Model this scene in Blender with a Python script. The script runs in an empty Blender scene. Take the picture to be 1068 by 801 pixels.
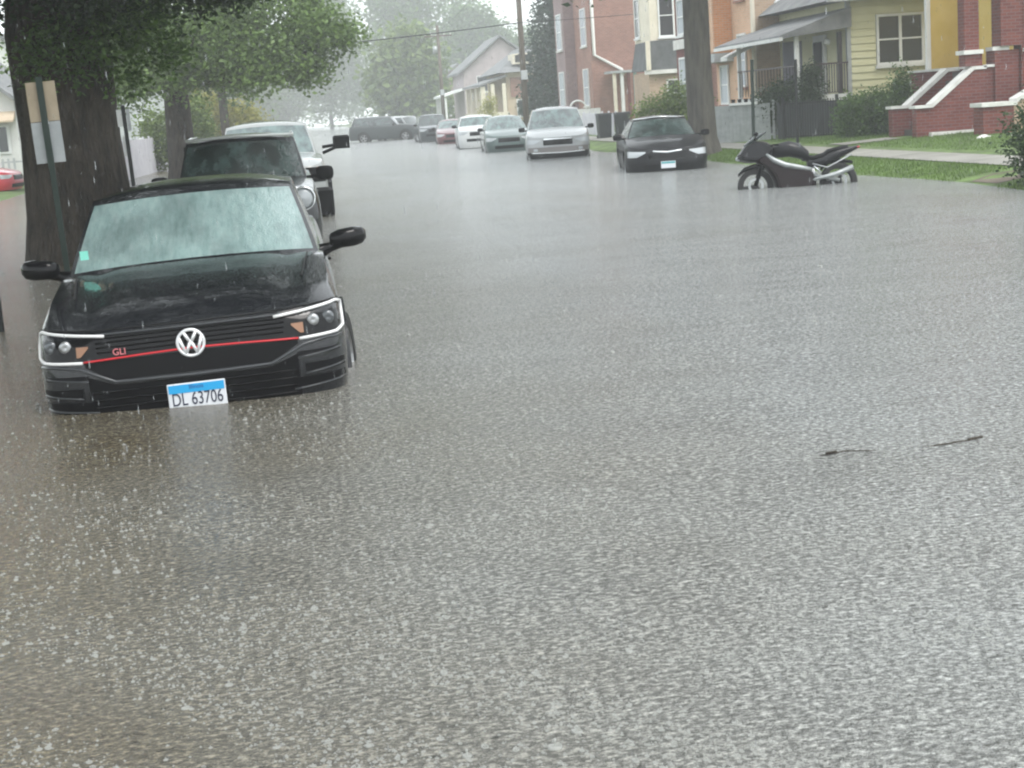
import bpy, bmesh, math, random
import numpy as np
from mathutils import Vector, Matrix, Euler
R = math.radians
sc = bpy.context.scene
COL = sc.collection

# ------------------------------------------------------------------ materials
MATS = {}
def mat(name, col=(.5,.5,.5), rough=.6, metal=0, spec=.5, coat=0, emit=None):
    if name in MATS: return MATS[name]
    m = bpy.data.materials.new(name); m.use_nodes = True
    b = m.node_tree.nodes['Principled BSDF']
    b.inputs['Base Color'].default_value = (*col, 1)
    b.inputs['Roughness'].default_value = rough
    b.inputs['Metallic'].default_value = metal
    b.inputs['Specular IOR Level'].default_value = spec
    b.inputs['Coat Weight'].default_value = coat
    b.inputs['Coat Roughness'].default_value = .06
    if emit:
        b.inputs['Emission Color'].default_value = (*emit[0], 1); b.inputs['Emission Strength'].default_value = emit[1]
    MATS[name] = m
    return m
def nodes(m): return m.node_tree.nodes, m.node_tree.links, m.node_tree.nodes['Principled BSDF']
def texcoord(N, L, scale=(1,1,1), kind='Object', rot=(0,0,0)):
    tc = N.new('ShaderNodeTexCoord'); mp = N.new('ShaderNodeMapping')
    mp.inputs['Scale'].default_value = scale; mp.inputs['Rotation'].default_value = rot
    L.new(tc.outputs[kind], mp.inputs['Vector']); return mp.outputs['Vector']
def ramp(N, L, src, stops):
    r = N.new('ShaderNodeValToRGB'); e = r.color_ramp.elements
    while len(e) < len(stops): e.new(.5)
    for i, (p, c) in enumerate(stops):
        e[i].position = p; e[i].color = (*c, 1)
    L.new(src, r.inputs['Fac']); return r.outputs['Color']
def noise(N, L, vec, scale, detail=3, rough=.55):
    n = N.new('ShaderNodeTexNoise'); n.inputs['Scale'].default_value = scale
    n.inputs['Detail'].default_value = detail; n.inputs['Roughness'].default_value = rough
    L.new(vec, n.inputs['Vector']); return n.outputs['Fac']
def bump(N, L, b, h, strength=.3, dist=.02, prev=None):
    n = N.new('ShaderNodeBump'); n.inputs['Strength'].default_value = strength; n.inputs['Distance'].default_value = dist
    L.new(h, n.inputs['Height'])
    if prev: L.new(prev, n.inputs['Normal'])
    if b: L.new(n.outputs['Normal'], b.inputs['Normal'])
    return n.outputs['Normal']
def mottled(name, c1, c2, scale=4, rough=.7, bscale=30, bstr=.2, metal=0, mapscale=(1,1,1), bdist=.01, spec=.5):
    if name in MATS: return MATS[name]
    m = mat(name, c1, rough, metal, spec); N, L, b = nodes(m)
    v = texcoord(N, L, mapscale)
    L.new(ramp(N, L, noise(N, L, v, scale, 5), [(.32, c1), (.68, c2)]), b.inputs['Base Color'])
    if bstr: bump(N, L, b, noise(N, L, v, bscale, 4), bstr, bdist)
    return m
def brick(name, c1, c2, mortar, axis='xz', bw=.21, bh=.075):
    if name in MATS: return MATS[name]
    m = mat(name, c1, .85); N, L, b = nodes(m)
    tc = N.new('ShaderNodeTexCoord'); sp = N.new('ShaderNodeSeparateXYZ'); cb = N.new('ShaderNodeCombineXYZ')
    L.new(tc.outputs['Object'], sp.inputs[0])
    ad = N.new('ShaderNodeMath'); ad.operation = 'ADD'
    L.new(sp.outputs['X'], ad.inputs[0]); L.new(sp.outputs['Y'], ad.inputs[1])
    L.new(ad.outputs[0], cb.inputs['X']); L.new(sp.outputs['Z'], cb.inputs['Y'])
    t = N.new('ShaderNodeTexBrick'); L.new(cb.outputs[0], t.inputs['Vector'])
    t.inputs['Scale'].default_value = 1; t.inputs['Brick Width'].default_value = bw; t.inputs['Row Height'].default_value = bh
    t.inputs['Mortar Size'].default_value = .008; t.inputs['Color1'].default_value = (*c1,1)
    t.inputs['Color2'].default_value = (*c2,1); t.inputs['Mortar'].default_value = (*mortar,1)
    mx = N.new('ShaderNodeMixRGB'); mx.blend_type = 'MULTIPLY'; mx.inputs[0].default_value = .7
    L.new(t.outputs['Color'], mx.inputs[1])
    L.new(ramp(N, L, noise(N, L, tc.outputs['Object'], .9, 5), [(.3,(.72,.72,.74)),(.7,(1,1,1))]), mx.inputs[2])
    L.new(mx.outputs[0], b.inputs['Base Color'])
    bump(N, L, b, t.outputs['Fac'], -.4, .01)
    return m
def leafmat(name, c1, c2):
    if name in MATS: return MATS[name]
    m = mat(name, c1, .45, 0, .4); N, L, b = nodes(m)
    g = N.new('ShaderNodeNewGeometry')
    v = texcoord(N, L, (1,1,1))
    mx = N.new('ShaderNodeMath'); mx.operation = 'ADD'
    sc1 = N.new('ShaderNodeMath'); sc1.operation = 'MULTIPLY'; sc1.inputs[1].default_value = .55
    L.new(g.outputs['Random Per Island'], sc1.inputs[0])
    sc2 = N.new('ShaderNodeMath'); sc2.operation = 'MULTIPLY'; sc2.inputs[1].default_value = .5
    L.new(noise(N, L, v, .8, 2), sc2.inputs[0])
    L.new(sc1.outputs[0], mx.inputs[0]); L.new(sc2.outputs[0], mx.inputs[1])
    colr = ramp(N, L, mx.outputs[0], [(.15, c1), (.85, c2)])
    L.new(colr, b.inputs['Base Color'])
    tr = N.new('ShaderNodeBsdfTranslucent'); L.new(colr, tr.inputs['Color'])
    ms = N.new('ShaderNodeMixShader'); ms.inputs[0].default_value = .4
    out = [n for n in N if n.type == 'OUTPUT_MATERIAL'][0]
    L.new(b.outputs[0], ms.inputs[1]); L.new(tr.outputs[0], ms.inputs[2]); L.new(ms.outputs[0], out.inputs['Surface'])
    return m
def paint(name, col, rough=.22, flake=.0, metal=.0):
    """wet automotive paint: clear coat, beads of water as fine bump"""
    if name in MATS: return MATS[name]
    m = mat(name, col, rough, metal, .5, 1.0); N, L, b = nodes(m)
    v = texcoord(N, L)
    vo = N.new('ShaderNodeTexVoronoi'); vo.inputs['Scale'].default_value = 85; L.new(v, vo.inputs['Vector'])
    rr = ramp(N, L, vo.outputs['Distance'], [(.0,(1,1,1)),(.38,(0,0,0))])
    n1 = bump(N, L, None, rr, .35, .003)
    n2 = bump(N, L, b, noise(N, L, v, 9, 3), .12, .01, n1)
    L.new(n2, b.inputs['Coat Normal'])
    return m

M_black  = paint('wet_black_paint', (.007,.008,.011), .25); M_black.node_tree.nodes['Principled BSDF'].inputs['Specular IOR Level'].default_value = .1
M_white  = paint('wet_white_paint', (.72,.74,.74), .3)
M_silver = paint('wet_silver_paint', (.30,.315,.32), .3)
M_green  = paint('wet_grey_green_paint', (.06,.10,.095), .3)
M_maroon = paint('wet_maroon_paint', (.11,.02,.025), .3)
M_dgrey  = paint('wet_charcoal_paint', (.035,.045,.05), .3)
M_red    = paint('wet_red_paint', (.55,.03,.05), .3)
M_plas = mat('black_plastic', (.005,.005,.006), .45, 0, .12)
M_gplas = mat('gloss_black', (.004,.004,.005), .12, 0, .1, .3)
M_rub = mat('rubber', (.012,.012,.012), .7)
M_void = mat('wheel_well', (.006,.006,.006), .9)
M_chrome = mat('chrome', (.75,.77,.78), .18, 1)
M_rim = mat('alloy', (.45,.46,.47), .35, .8)
M_lens = mat('lamp_lens', (.42,.45,.47), .12, 0, .6, .8)
M_amber = mat('amber_lens', (.75,.28,.07), .25, 0, .5, .5)
M_redstrip = mat('red_strip', (.62,.02,.03), .3, 0, .5, .3)
M_redlens = mat('red_lens', (.35,.01,.015), .2, 0, .5, .5)
M_wtrim = mat('white_trim_plastic', (.8,.8,.8), .3)
M_plate = mat('plate_white', (.72,.74,.78), .4)
M_blue = mat('plate_blue', (.02,.36,.72), .4)
M_ink = mat('plate_ink', (.015,.02,.05), .5)
M_seat = mat('cabin_lining', (.02,.02,.022), .8)

def glassmat(name, col, rough=.08):
    if name in MATS: return MATS[name]
    m = mat(name, col, rough, 0, .7, 1.0); N, L, b = nodes(m)
    v = texcoord(N, L, (1,1,.55))
    vo = N.new('ShaderNodeTexVoronoi'); vo.inputs['Scale'].default_value = 60; L.new(v, vo.inputs['Vector'])
    rr = ramp(N, L, vo.outputs['Distance'], [(.0,(1,1,1)),(.5,(0,0,0))])
    n1 = bump(N, L, None, rr, .5, .004)
    n2 = bump(N, L, b, noise(N, L, v, 14, 4), .35, .015, n1)
    L.new(n2, b.inputs['Coat Normal'])
    return m
M_glass = glassmat('dark_wet_glass', (.018,.03,.028))
M_tglass = glassmat('teal_wet_glass', (.07,.12,.115))
for m_, c1_, c2_ in ((M_glass,(.008,.014,.013),(.05,.08,.075)),(M_tglass,(.025,.045,.045),(.11,.18,.17))):
    N, L, b = nodes(m_); L.new(ramp(N, L, noise(N, L, texcoord(N, L, (2.2,1,1.6)), 2.2, 4, .6), [(.38,c1_),(.66,c2_)]), b.inputs['Base Color'])  # mottled reflections and wet streaks painted into the glass colour
# fogged windshield of the near sedan: condensation and rain runs, sky reflection painted in
M_fog_sky = glassmat('fogged_sky_glass', (.40,.55,.53), .3)
N, L, b = nodes(M_fog_sky)
v = texcoord(N, L, (26, 5, 5))
c = ramp(N, L, noise(N, L, v, 1.0, 5, .65), [(.30,(.17,.27,.26)),(.5,(.25,.36,.35)),(.72,(.31,.41,.40))])
L.new(c, b.inputs['Base Color'])
va = texcoord(N, L, (3.2, 1.4, 2.6))
L.new(ramp(N, L, noise(N, L, va, 1.0, 4, .6), [(.36,(.62,.62,.62)),(.58,(.96,.96,.96))]), b.inputs['Alpha'])

M_bark = mottled('bark', (.026,.021,.016), (.085,.068,.052), 3.2, .9, 7, 1.0, 0, (3,3,.8), .10)
M_bark2 = mottled('grey_bark', (.05,.046,.04), (.12,.11,.09), 3, .9, 9, .8, 0, (3,3,.5), .05)
M_leafD = leafmat('leaf_dark', (.014,.032,.012), (.055,.10,.03))
M_leafM = leafmat('leaf_mid', (.035,.07,.02), (.14,.24,.06))
M_leafL = leafmat('leaf_light', (.06,.11,.03), (.22,.30,.07))
M_leafY = leafmat('leaf_yellow', (.22,.24,.04), (.45,.42,.09))
M_needle = leafmat('needles', (.012,.03,.02), (.04,.08,.05))
M_conc = mottled('concrete', (.17,.165,.145), (.28,.27,.24), 1.6, .75, 40, .15)
M_stone = mottled('white_stone', (.58,.57,.54), (.76,.75,.72), 3, .7, 25, .2)
M_soil = mottled('soil', (.09,.07,.05), (.16,.13,.10), 3, .95, 20, .5)
M_asph = mottled('asphalt', (.04,.04,.042), (.065,.065,.065), 2, .8, 60, .3)
M_shing = mottled('shingles', (.13,.135,.14), (.24,.245,.25), 2.2, .85, 18, .5)
M_shingD = mottled('dark_shingles', (.07,.075,.08), (.13,.135,.14), 2.2, .85, 18, .5)
M_brickA = brick('brick_pinkish', (.29,.125,.095), (.38,.175,.13), (.36,.30,.26))
M_brickR = brick('brick_red', (.13,.025,.022), (.19,.045,.035), (.17,.11,.10))
M_brickO = brick('brick_orange', (.66,.27,.11), (.74,.33,.15), (.60,.44,.32))
M_brickP = brick('brick_peach', (.68,.40,.24), (.76,.47,.30), (.62,.52,.42))
M_brickT = brick('brick_tan', (.42,.29,.20), (.50,.36,.25), (.46,.38,.30))
M_brickM = brick('brick_mauve', (.26,.17,.17), (.34,.22,.22), (.34,.30,.29))
M_tansid = mottled('tan_stucco', (.48,.38,.27), (.58,.48,.36), 2, .8, 20, .1)
M_cream = mottled('cream_paint', (.66,.60,.48), (.76,.70,.58), 2, .6, 20, .1)
M_whitep = mottled('white_paint', (.70,.71,.71), (.80,.81,.80), 2, .55, 20, .08)
M_greyp = mottled('grey_paint', (.34,.36,.37), (.45,.47,.48), 2, .6, 20, .08)
M_lilac = mottled('weathered_white_vinyl', (.55,.54,.60), (.68,.68,.72), 2, .6, 20, .08)
M_iron = mat('black_iron', (.015,.017,.018), .45, .3)
M_dgreen = mat('dark_green_paint', (.012,.03,.022), .5)
M_galv = mottled('galvanised', (.30,.32,.32), (.42,.44,.44), 6, .45, 40, .1, .6)
M_wood = mottled('pole_wood', (.08,.065,.05), (.16,.135,.11), 4, .9, 14, .5, 0, (4,4,.4))
M_win = mat('window_glass', (.03,.035,.04), .08, 0, .8)
M_winl = mat('curtained_glass', (.50,.54,.60), .15, 0, .8)
M_teal = mottled('teal_copper', (.20,.33,.31), (.28,.42,.40), 3, .7, 20, .1)
M_tan = mottled('faded_tan_sign', (.42,.34,.24), (.52,.43,.31), 6, .6, 20, .05)
M_sgrey = mottled('bare_sign_metal', (.36,.39,.40), (.50,.52,.53), 6, .45, 20, .05)
M_bin = mat('bin_plastic', (.03,.035,.038), .5)

def siding(name, c1, c2, step=.16):
    if name in MATS: return MATS[name]
    m = mottled(name, c1, c2, 1.5, .6, 20, 0); N, L, b = nodes(m)
    v = texcoord(N, L)
    sp = N.new('ShaderNodeSeparateXYZ'); L.new(v, sp.inputs[0])
    d = N.new('ShaderNodeMath'); d.operation = 'DIVIDE'; d.inputs[1].default_value = step; L.new(sp.outputs['Z'], d.inputs[0])
    f = N.new('ShaderNodeMath'); f.operation = 'FRACT'; L.new(d.outputs[0], f.inputs[0])
    bump(N, L, b, f.outputs[0], -1.0, .04)
    return m
M_yel = siding('pale_yellow_siding', (.64,.62,.40), (.70,.68,.46))
M_gold = siding('gold_siding', (.66,.47,.10), (.74,.55,.16))
M_wsid = siding('white_siding', (.60,.60,.58), (.70,.70,.68))

# ------------------------------------------------------------------ object helpers
def tag(o, label=None, cat=None, group=None, kind=None):
    if label: o['label'] = label
    if cat: o['category'] = cat
    if group: o['group'] = group
    if kind: o['kind'] = kind
    return o
def empty(name, loc=(0,0,0), rot=(0,0,0)):
    o = bpy.data.objects.new(name, None); COL.objects.link(o)
    o.location = loc; o.rotation_euler = rot; o.empty_display_size = .2
    return o
def mesh(name, verts, faces, m, parent=None, smooth=False, mi=None):
    me = bpy.data.meshes.new(name); me.from_pydata([tuple(v) for v in verts], [], faces)
    for mm in (m if isinstance(m, (list, tuple)) else [m]): me.materials.append(mm)
    if mi: me.polygons.foreach_set('material_index', mi)
    if smooth: me.polygons.foreach_set('use_smooth', [True]*len(me.polygons))
    me.update()
    o = bpy.data.objects.new(name, me); COL.objects.link(o)
    if parent: o.parent = parent
    return o
class MB:
    def __init__(s): s.v = []; s.f = []
    def add(s, vs, fs):
        n = len(s.v); s.v += [Vector(v) for v in vs]; s.f += [tuple(i+n for i in f) for f in fs]; return s
    def box(s, x0, y0, z0, x1, y1, z1, M=None):
        vs = [Vector(p) for p in ((x0,y0,z0),(x1,y0,z0),(x1,y1,z0),(x0,y1,z0),(x0,y0,z1),(x1,y0,z1),(x1,y1,z1),(x0,y1,z1))]
        if M: vs = [M @ v for v in vs]
        return s.add(vs, [(0,3,2,1),(4,5,6,7),(0,1,5,4),(1,2,6,5),(2,3,7,6),(3,0,4,7)])
    def bbox(s, x0, y0, z0, x1, y1, z1, r=.01):
        """box with chamfered vertical and top edges"""
        pts = [(x0+r,y0),(x1-r,y0),(x1,y0+r),(x1,y1-r),(x1-r,y1),(x0+r,y1),(x0,y1-r),(x0,y0+r)]
        cx, cy = (x0+x1)/2, (y0+y1)/2
        lv = []
        for z, q in ((z0,0),(z1-r,0),(z1,r)):
            for (x,y) in pts:
                lv.append((x-(q if x>cx else -q), y-(q if y>cy else -q), z))
        f = [tuple(reversed(range(8))), tuple(range(16,24))]
        for k in (0,8):
            for i in range(8): j=(i+1)%8; f.append((k+i,k+j,k+8+j,k+8+i))
        return s.add(lv, f)
    def prism(s, poly, a0, a1, axis='y'):
        """polygon in the plane across axis, extruded from a0 to a1"""
        def P(u, w, a): return (u,a,w) if axis=='y' else ((a,u,w) if axis=='x' else (u,w,a))
        n = len(poly)
        vs = [P(u,w,a0) for u,w in poly] + [P(u,w,a1) for u,w in poly]
        fs = [tuple(range(n)), tuple(reversed(range(n,2*n)))] + [(i,i+n,(i+1)%n+n,(i+1)%n) for i in range(n)]
        return s.add(vs, fs)
    def tube(s, pts, rad, n=8, cap=True):
        pts = [Vector(p) for p in pts]
        if not isinstance(rad, (list,tuple)): rad = [rad]*len(pts)
        k = len(s.v); up = None
        for i, p in enumerate(pts):
            d = (pts[min(i+1,len(pts)-1)] - pts[max(i-1,0)]).normalized()
            if up is None:
                up = d.orthogonal().normalized()
            up = (up - d*up.dot(d)).normalized(); q = d.cross(up)
            for j in range(n):
                a = 2*math.pi*j/n
                s.v.append(p + (up*math.cos(a)+q*math.sin(a))*rad[i])
        for i in range(len(pts)-1):
            for j in range(n):
                a = k+i*n+j; b_ = k+i*n+(j+1)%n
                s.f.append((a, b_, b_+n, a+n))
        if cap:
            s.f.append(tuple(reversed(range(k,k+n)))); e = k+(len(pts)-1)*n; s.f.append(tuple(range(e,e+n)))
        return s
    def lathe(s, prof, c=(0,0,0), axis='x', n=24):
        """prof list of (along, radius)"""
        k = len(s.v)
        for a, r in prof:
            for j in range(n):
                t = 2*math.pi*j/n; u, w = r*math.cos(t), r*math.sin(t)
                p = (a,u,w) if axis=='x' else ((u,a,w) if axis=='y' else (u,w,a))
                s.v.append(Vector(p)+Vector(c))
        for i in range(len(prof)-1):
            for j in range(n):
                s.f.append((k+i*n+j, k+i*n+(j+1)%n, k+(i+1)*n+(j+1)%n, k+(i+1)*n+j))
        return s
    def sphere(s, c, r, n=10, sq=(1,1,1)):
        prof = [(-r*math.cos(math.pi*i/n), max(r*math.sin(math.pi*i/n),1e-4)) for i in range(n+1)]
        k = len(s.v); s.lathe(prof, (0,0,0), 'z', n+2)
        for i in range(k, len(s.v)):
            v = s.v[i]; s.v[i] = Vector((v.x*sq[0]+c[0], v.y*sq[1]+c[1], v.z*sq[2]+c[2]))
        return s
    def build(s, name, m, parent=None, smooth=False):
        return mesh(name, s.v, s.f, m, parent, smooth)
def smooth_by_angle(o, ang=35):
    me = o.data
    me.polygons.foreach_set('use_smooth', [True]*len(me.polygons))
    bm = bmesh.new(); bm.from_mesh(me); bmesh.ops.recalc_face_normals(bm, faces=bm.faces)
    for e in bm.edges:
        if len(e.link_faces) == 2 and e.calc_face_angle(0) > R(ang): e.smooth = False
    bm.to_mesh(me); bm.free(); return o
def text(name, body, size, m, M, parent, depth=.002):
    cu = bpy.data.curves.new(name, 'FONT'); cu.body = body; cu.size = size; cu.extrude = depth
    cu.align_x = 'CENTER'; cu.align_y = 'CENTER'
    t = bpy.data.objects.new(name, cu); COL.objects.link(t)
    dg = bpy.context.evaluated_depsgraph_get(); dg.update()
    me = bpy.data.meshes.new_from_object(t.evaluated_get(dg))
    COL.objects.unlink(t); bpy.data.objects.remove(t)
    me.transform(M); me.materials.clear(); me.materials.append(m); me.name = name
    o = bpy.data.objects.new(name, me); COL.objects.link(o); o.parent = parent
    return o
def copy_tree(o, parent=None):
    c = o.copy(); COL.objects.link(c)
    if parent: c.parent = parent
    for ch in list(o.children): copy_tree(ch, c)
    return c
def lerp(a, b, t): return a+(b-a)*t
def prof(P, x):
    if x <= P[0][0]: return P[0][1]
    for (a, u), (b_, w) in zip(P, P[1:]):
        if x <= b_:
            t = (x-a)/(b_-a); return u+(w-u)*t
    return P[-1][1]
def sprof(P, x):
    """smoothed profile"""
    d = .06
    return (prof(P,x-d)+prof(P,x-d/2)+prof(P,x)+prof(P,x+d/2)+prof(P,x+d))/5

# ------------------------------------------------------------------ cars: front faces -Y, wheels on z = 0
class Car:
    def __init__(s, **k):
        s.__dict__.update(dict(L=4.6, hw=.9, zb=.2, n=3.2, D=.7, crown=.05, nf=20, wr=.33, wy=(.88,3.5),
            shoulder=[(0,.74),(.5,.85),(1.2,.95),(3,1.0),(4.6,1.02)],
            front=[(.2,.06),(.42,0),(.62,.02),(.8,.09),(1.2,.2)], rear=[(.2,-.08),(.5,0),(.8,-.02),(1.1,-.08)],
            wid=[(0,.93),(.15,.97),(.5,1),(.8,.985),(.93,.96),(1,.925)],
            gf=(1.25,1.95), gr=(4.2,3.6), ghb=.80, ght=.60, roof=1.45, gbow=.16, hood_dome=0.0))
        s.__dict__.update(k)
    def zs(s, y): return sprof(s.shoulder, y)
    def fx(s):  # x fractions shared by front and rear edges
        out = []
        for j in range(s.nf+1):
            a = -math.pi/2 + math.pi*j/s.nf
            out.append(math.copysign(abs(math.sin(a))**(2/s.n), math.sin(a)) if abs(math.sin(a))>1e-9 else 0)
        return out
    def bowy(s, fr): return s.D*(1-(max(0,1-abs(fr)**s.n))**(1/s.n))
    def wz(s, t): return prof(s.wid, t)
    def ptF(s, fr, t, rear=False):
        by = s.bowy(fr)
        if not rear:
            y = by; z = s.zb+(s.zs(y)-s.zb)*t
            y += prof(s.front, z)*(1-.8*by/s.D)
        else:
            y = s.L-by*s.Dr/s.D; z = s.zb+(s.zs(y)-s.zb)*t
            y += prof(s.rear, z)*(1-.8*by/s.D)
        return (fr*s.hw*s.wz(t), y, z)
    def surf(s, x, z, off=0):
        """y of the front surface at (x, z)"""
        fr = max(-1, min(1, x/s.hw))
        for _ in range(4):
            by = s.bowy(fr); t = max(0, min(1, (z-s.zb)/(s.zs(by)-s.zb)))
            fr = max(-1, min(1, x/(s.hw*s.wz(t))))
        by = s.bowy(fr)
        return by + prof(s.front, z)*(1-.8*by/s.D) - off
    def top(s, fr, y, yf, yr):
        e = min(1, max(0, (y-yf)/.55)); e = e*e*(3-2*e)
        e2 = min(1, max(0, (yr-y)/.4)); e2 = e2*e2*(3-2*e2)
        return s.zs(y) + s.crown*(1-abs(fr)**2.2)*e*e2
    def body(s, m, parent):
        if not hasattr(s, 'Dr'): s.Dr = s.D*.75
        fx = s.fx(); nf = s.nf; ns = 30
        T = [0,.08,.2,.35,.5,.65,.78,.87,.93,.97,1]
        ring_n = 2*(nf+1)+2*(ns-1)
        V = []; F = []
        for t in T:
            r = [s.ptF(f, t) for f in fx]
            yr0 = s.bowy(1)
            a = s.ptF(1, t); b_ = s.ptF(1, t, True)
            side = [(s.hw*s.wz(t), lerp(a[1], b_[1], i/ns)) for i in range(1, ns)]
            r += [(x, y, s.zb+(s.zs(y)-s.zb)*t) for x, y in side]
            r += [s.ptF(f, t, True) for f in reversed(fx)]
            r += [(-x, y, s.zb+(s.zs(y)-s.zb)*t) for x, y in reversed(side)]
            V += r
        for k in range(len(T)-1):
            for i in range(ring_n):
                j = (i+1) % ring_n
                F.append((k*ring_n+i, k*ring_n+j, (k+1)*ring_n+j, (k+1)*ring_n+i))
        def cap(k, flip, crown):
            base = k*ring_n
            front = [base+j for j in range(nf+1)]
            rear = [base+nf+1+ns-1+(nf-j) for j in range(nf+1)]
            right = [front[nf]]+[base+nf+1+i for i in range(ns-1)]+[rear[nf]]
            left = [front[0]]+[base+2*(nf+1)+(ns-1)+(ns-2-i) for i in range(ns-1)]+[rear[0]]
            rows = [front]
            for i in range(1, ns):
                row = [left[i]]
                for j in range(1, nf):
                    pf = V[front[j]]; pr = V[rear[j]]
                    y = lerp(pf[1], pr[1], (i/ns))
                    x = pf[0]
                    z = s.top(fx[j], y, pf[1], pr[1]) if crown else s.zb
                    if crown and s.hood_dome:
                        z -= s.hood_dome*math.exp(-((abs(fx[j])-.72)/.09)**2)*min(1,max(0,(y-pf[1])/.3))*(1 if y<1.4 else 0)
                    V.append((x, y, z)); row.append(len(V)-1)
                row.append(right[i]); rows.append(row)
            rows.append(rear)
            for a, b_ in zip(rows, rows[1:]):
                for j in range(nf):
                    q = (a[j], a[j+1], b_[j+1], b_[j]); F.append(q if flip else tuple(reversed(q)))
        cap(len(T)-1, True, True); cap(0, False, False)
        o = mesh('body', V, F, [m, M_void], parent, True)
        # wheel openings
        c = MB()
        for wy in s.wy:
            for sx in (-1, 1):
                r = s.wr+.06
                pf = [(sx*(s.hw-.26),.001),(sx*(s.hw-.26),r),(sx*(s.hw+.2),r),(sx*(s.hw+.2),.001)]
                c.lathe(pf, (0,wy,s.wr), 'x', 28)
        cut = c.build('cutter', [M_void, M_void])
        cut.data.polygons.foreach_set('material_index', [1]*len(cut.data.polygons))
        for ob in (cut, o):
            bm = bmesh.new(); bm.from_mesh(ob.data); bmesh.ops.remove_doubles(bm, verts=bm.verts, dist=.0005 if ob is o else .01); bmesh.ops.recalc_face_normals(bm, faces=bm.faces); bm.to_mesh(ob.data); bm.free()
        md = o.modifiers.new('b', 'BOOLEAN'); md.operation = 'DIFFERENCE'; md.object = cut; md.solver = 'EXACT'
        dg = bpy.context.evaluated_depsgraph_get(); dg.update()
        me = bpy.data.meshes.new_from_object(o.evaluated_get(dg)); o.modifiers.clear()
        if len(me.polygons) > 50: o.data = me
        me.name = 'body'
        me = o.data
        if len(me.materials) < 2: me.materials.append(M_void)
        bpy.data.objects.remove(cut)
        smooth_by_angle(o, 32)
        return o
    def cabin(s, m, mg, parent, mgf=None, mull=(.47,.51)):
        xs = [-1,-.965,-.9,-.75,-.55,-.3,0,.3,.55,.75,.9,.965,1]
        side = [0,.05,.12,.25,.38,mull[0],mull[1],.62,.75,.86,.95,1]
        if getattr(s,'mull2',None): side = sorted(set(side+list(s.mull2)))
        nx = len(xs); nsd = len(side)
        U = [0,.07,.25,.5,.75,.92,1]
        V = []; n = 2*nx+2*(nsd-2)
        for u in U:
            hw = lerp(s.ghb, s.ght, u**1.15)
            yf = lerp(s.gf[0], s.gf[1], u); yr = lerp(s.gr[0], s.gr[1], u)
            def zz(y, fr):
                zb = s.zs(y)-.015 + s.crown*(1-abs(fr)**2.2)*.8
                return lerp(zb, s.roof-.06+.035*(1-fr*fr), u)
            r = []
            for f in xs:
                y = yf+s.gbow*abs(f)**2.4; r.append((f*hw, y, zz(y, f)))
            y0 = yf+s.gbow; y1 = yr-s.gbow*.8
            sd = [(hw*(1+.02*math.sin(math.pi*q)), lerp(y0,y1,q)) for q in side[1:-1]]
            r += [(x, y, zz(y, 1)) for x, y in sd]
            for f in reversed(xs):
                y = yr-s.gbow*.8*abs(f)**2.4; r.append((f*hw, y, zz(y, f)))
            r += [(-x, y, zz(y, 1)) for x, y in reversed(sd)]
            V += r
        body = []; wsF = []; rwF = []; sideL = {}; 
        for k in range(len(U)-1):
            g = 1 <= k <= 4
            for i in range(n):
                j = (i+1) % n; q = (k*n+i, k*n+j, (k+1)*n+j, (k+1)*n+i)
                if not g: body.append(q); continue
                if i < nx-1:
                    (wsF if 1 <= i <= nx-3 else body).append(q)
                elif i < nx-1+nsd-1:
                    t = side[i-(nx-1)]
                    if t < .04 or t >= .95 or t == mull[0] or t in [a for a in (getattr(s,'mull2',None) or ())[:1]]: body.append(q)
                    else: sideL.setdefault((1, t>=mull[1]), []).append(q)
                elif i < nx-1+nsd-1+nx-1:
                    jj = i-(nx-1+nsd-1)
                    (rwF if 1 <= jj <= nx-3 else body).append(q)
                else:
                    jj = i-(nx-1+nsd-1+nx-1); t = side[len(side)-2-jj]
                    if t < .04 or t >= .95 or t == mull[0] or t in [a for a in (getattr(s,'mull2',None) or ())[:1]]: body.append(q)
                    else: sideL.setdefault((-1, t>=mull[1]), []).append(q)
        # roof panel
        base = (len(U)-1)*n
        front = [base+j for j in range(nx)]; rear = [base+nx+nsd-2+(nx-1-j) for j in range(nx)]
        right = [front[-1]]+[base+nx+i for i in range(nsd-2)]+[rear[-1]]
        left = [front[0]]+[base+2*nx+(nsd-2)+(nsd-3-i) for i in range(nsd-2)]+[rear[0]]
        rows = [front]
        for i in range(1, nsd-1):
            row = [left[i]]
            for j in range(1, nx-1):
                pf, pr = V[front[j]], V[rear[j]]; q = side[i]
                y = lerp(pf[1], pr[1], q); f = xs[j]
                z = s.roof-.06+.035*(1-f*f) + .05*math.sin(math.pi*min(1,max(0,q)))**.5*(1-f**4)
                V.append((pf[0], y, z)); row.append(len(V)-1)
            row.append(right[i]); rows.append(row)
        rows.append(rear)
        for a, b_ in zip(rows, rows[1:]):
            for j in range(nx-1): body.append((a[j],a[j+1],b_[j+1],b_[j]))
        def sub(name, faces, mm):
            idx = sorted({i for f in faces for i in f}); mp = {v: i for i, v in enumerate(idx)}
            o = mesh(name, [V[i] for i in idx], [tuple(mp[i] for i in f) for f in faces], mm, parent)
            smooth_by_angle(o, 30 if name=='roof' else 60); return o
        sub('roof', body, m)
        sub('windshield', wsF, mgf or mg); sub('rear_window', rwF, mg)
        for kk, ff in sideL.items(): sub('side_window', ff, mg)
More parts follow.
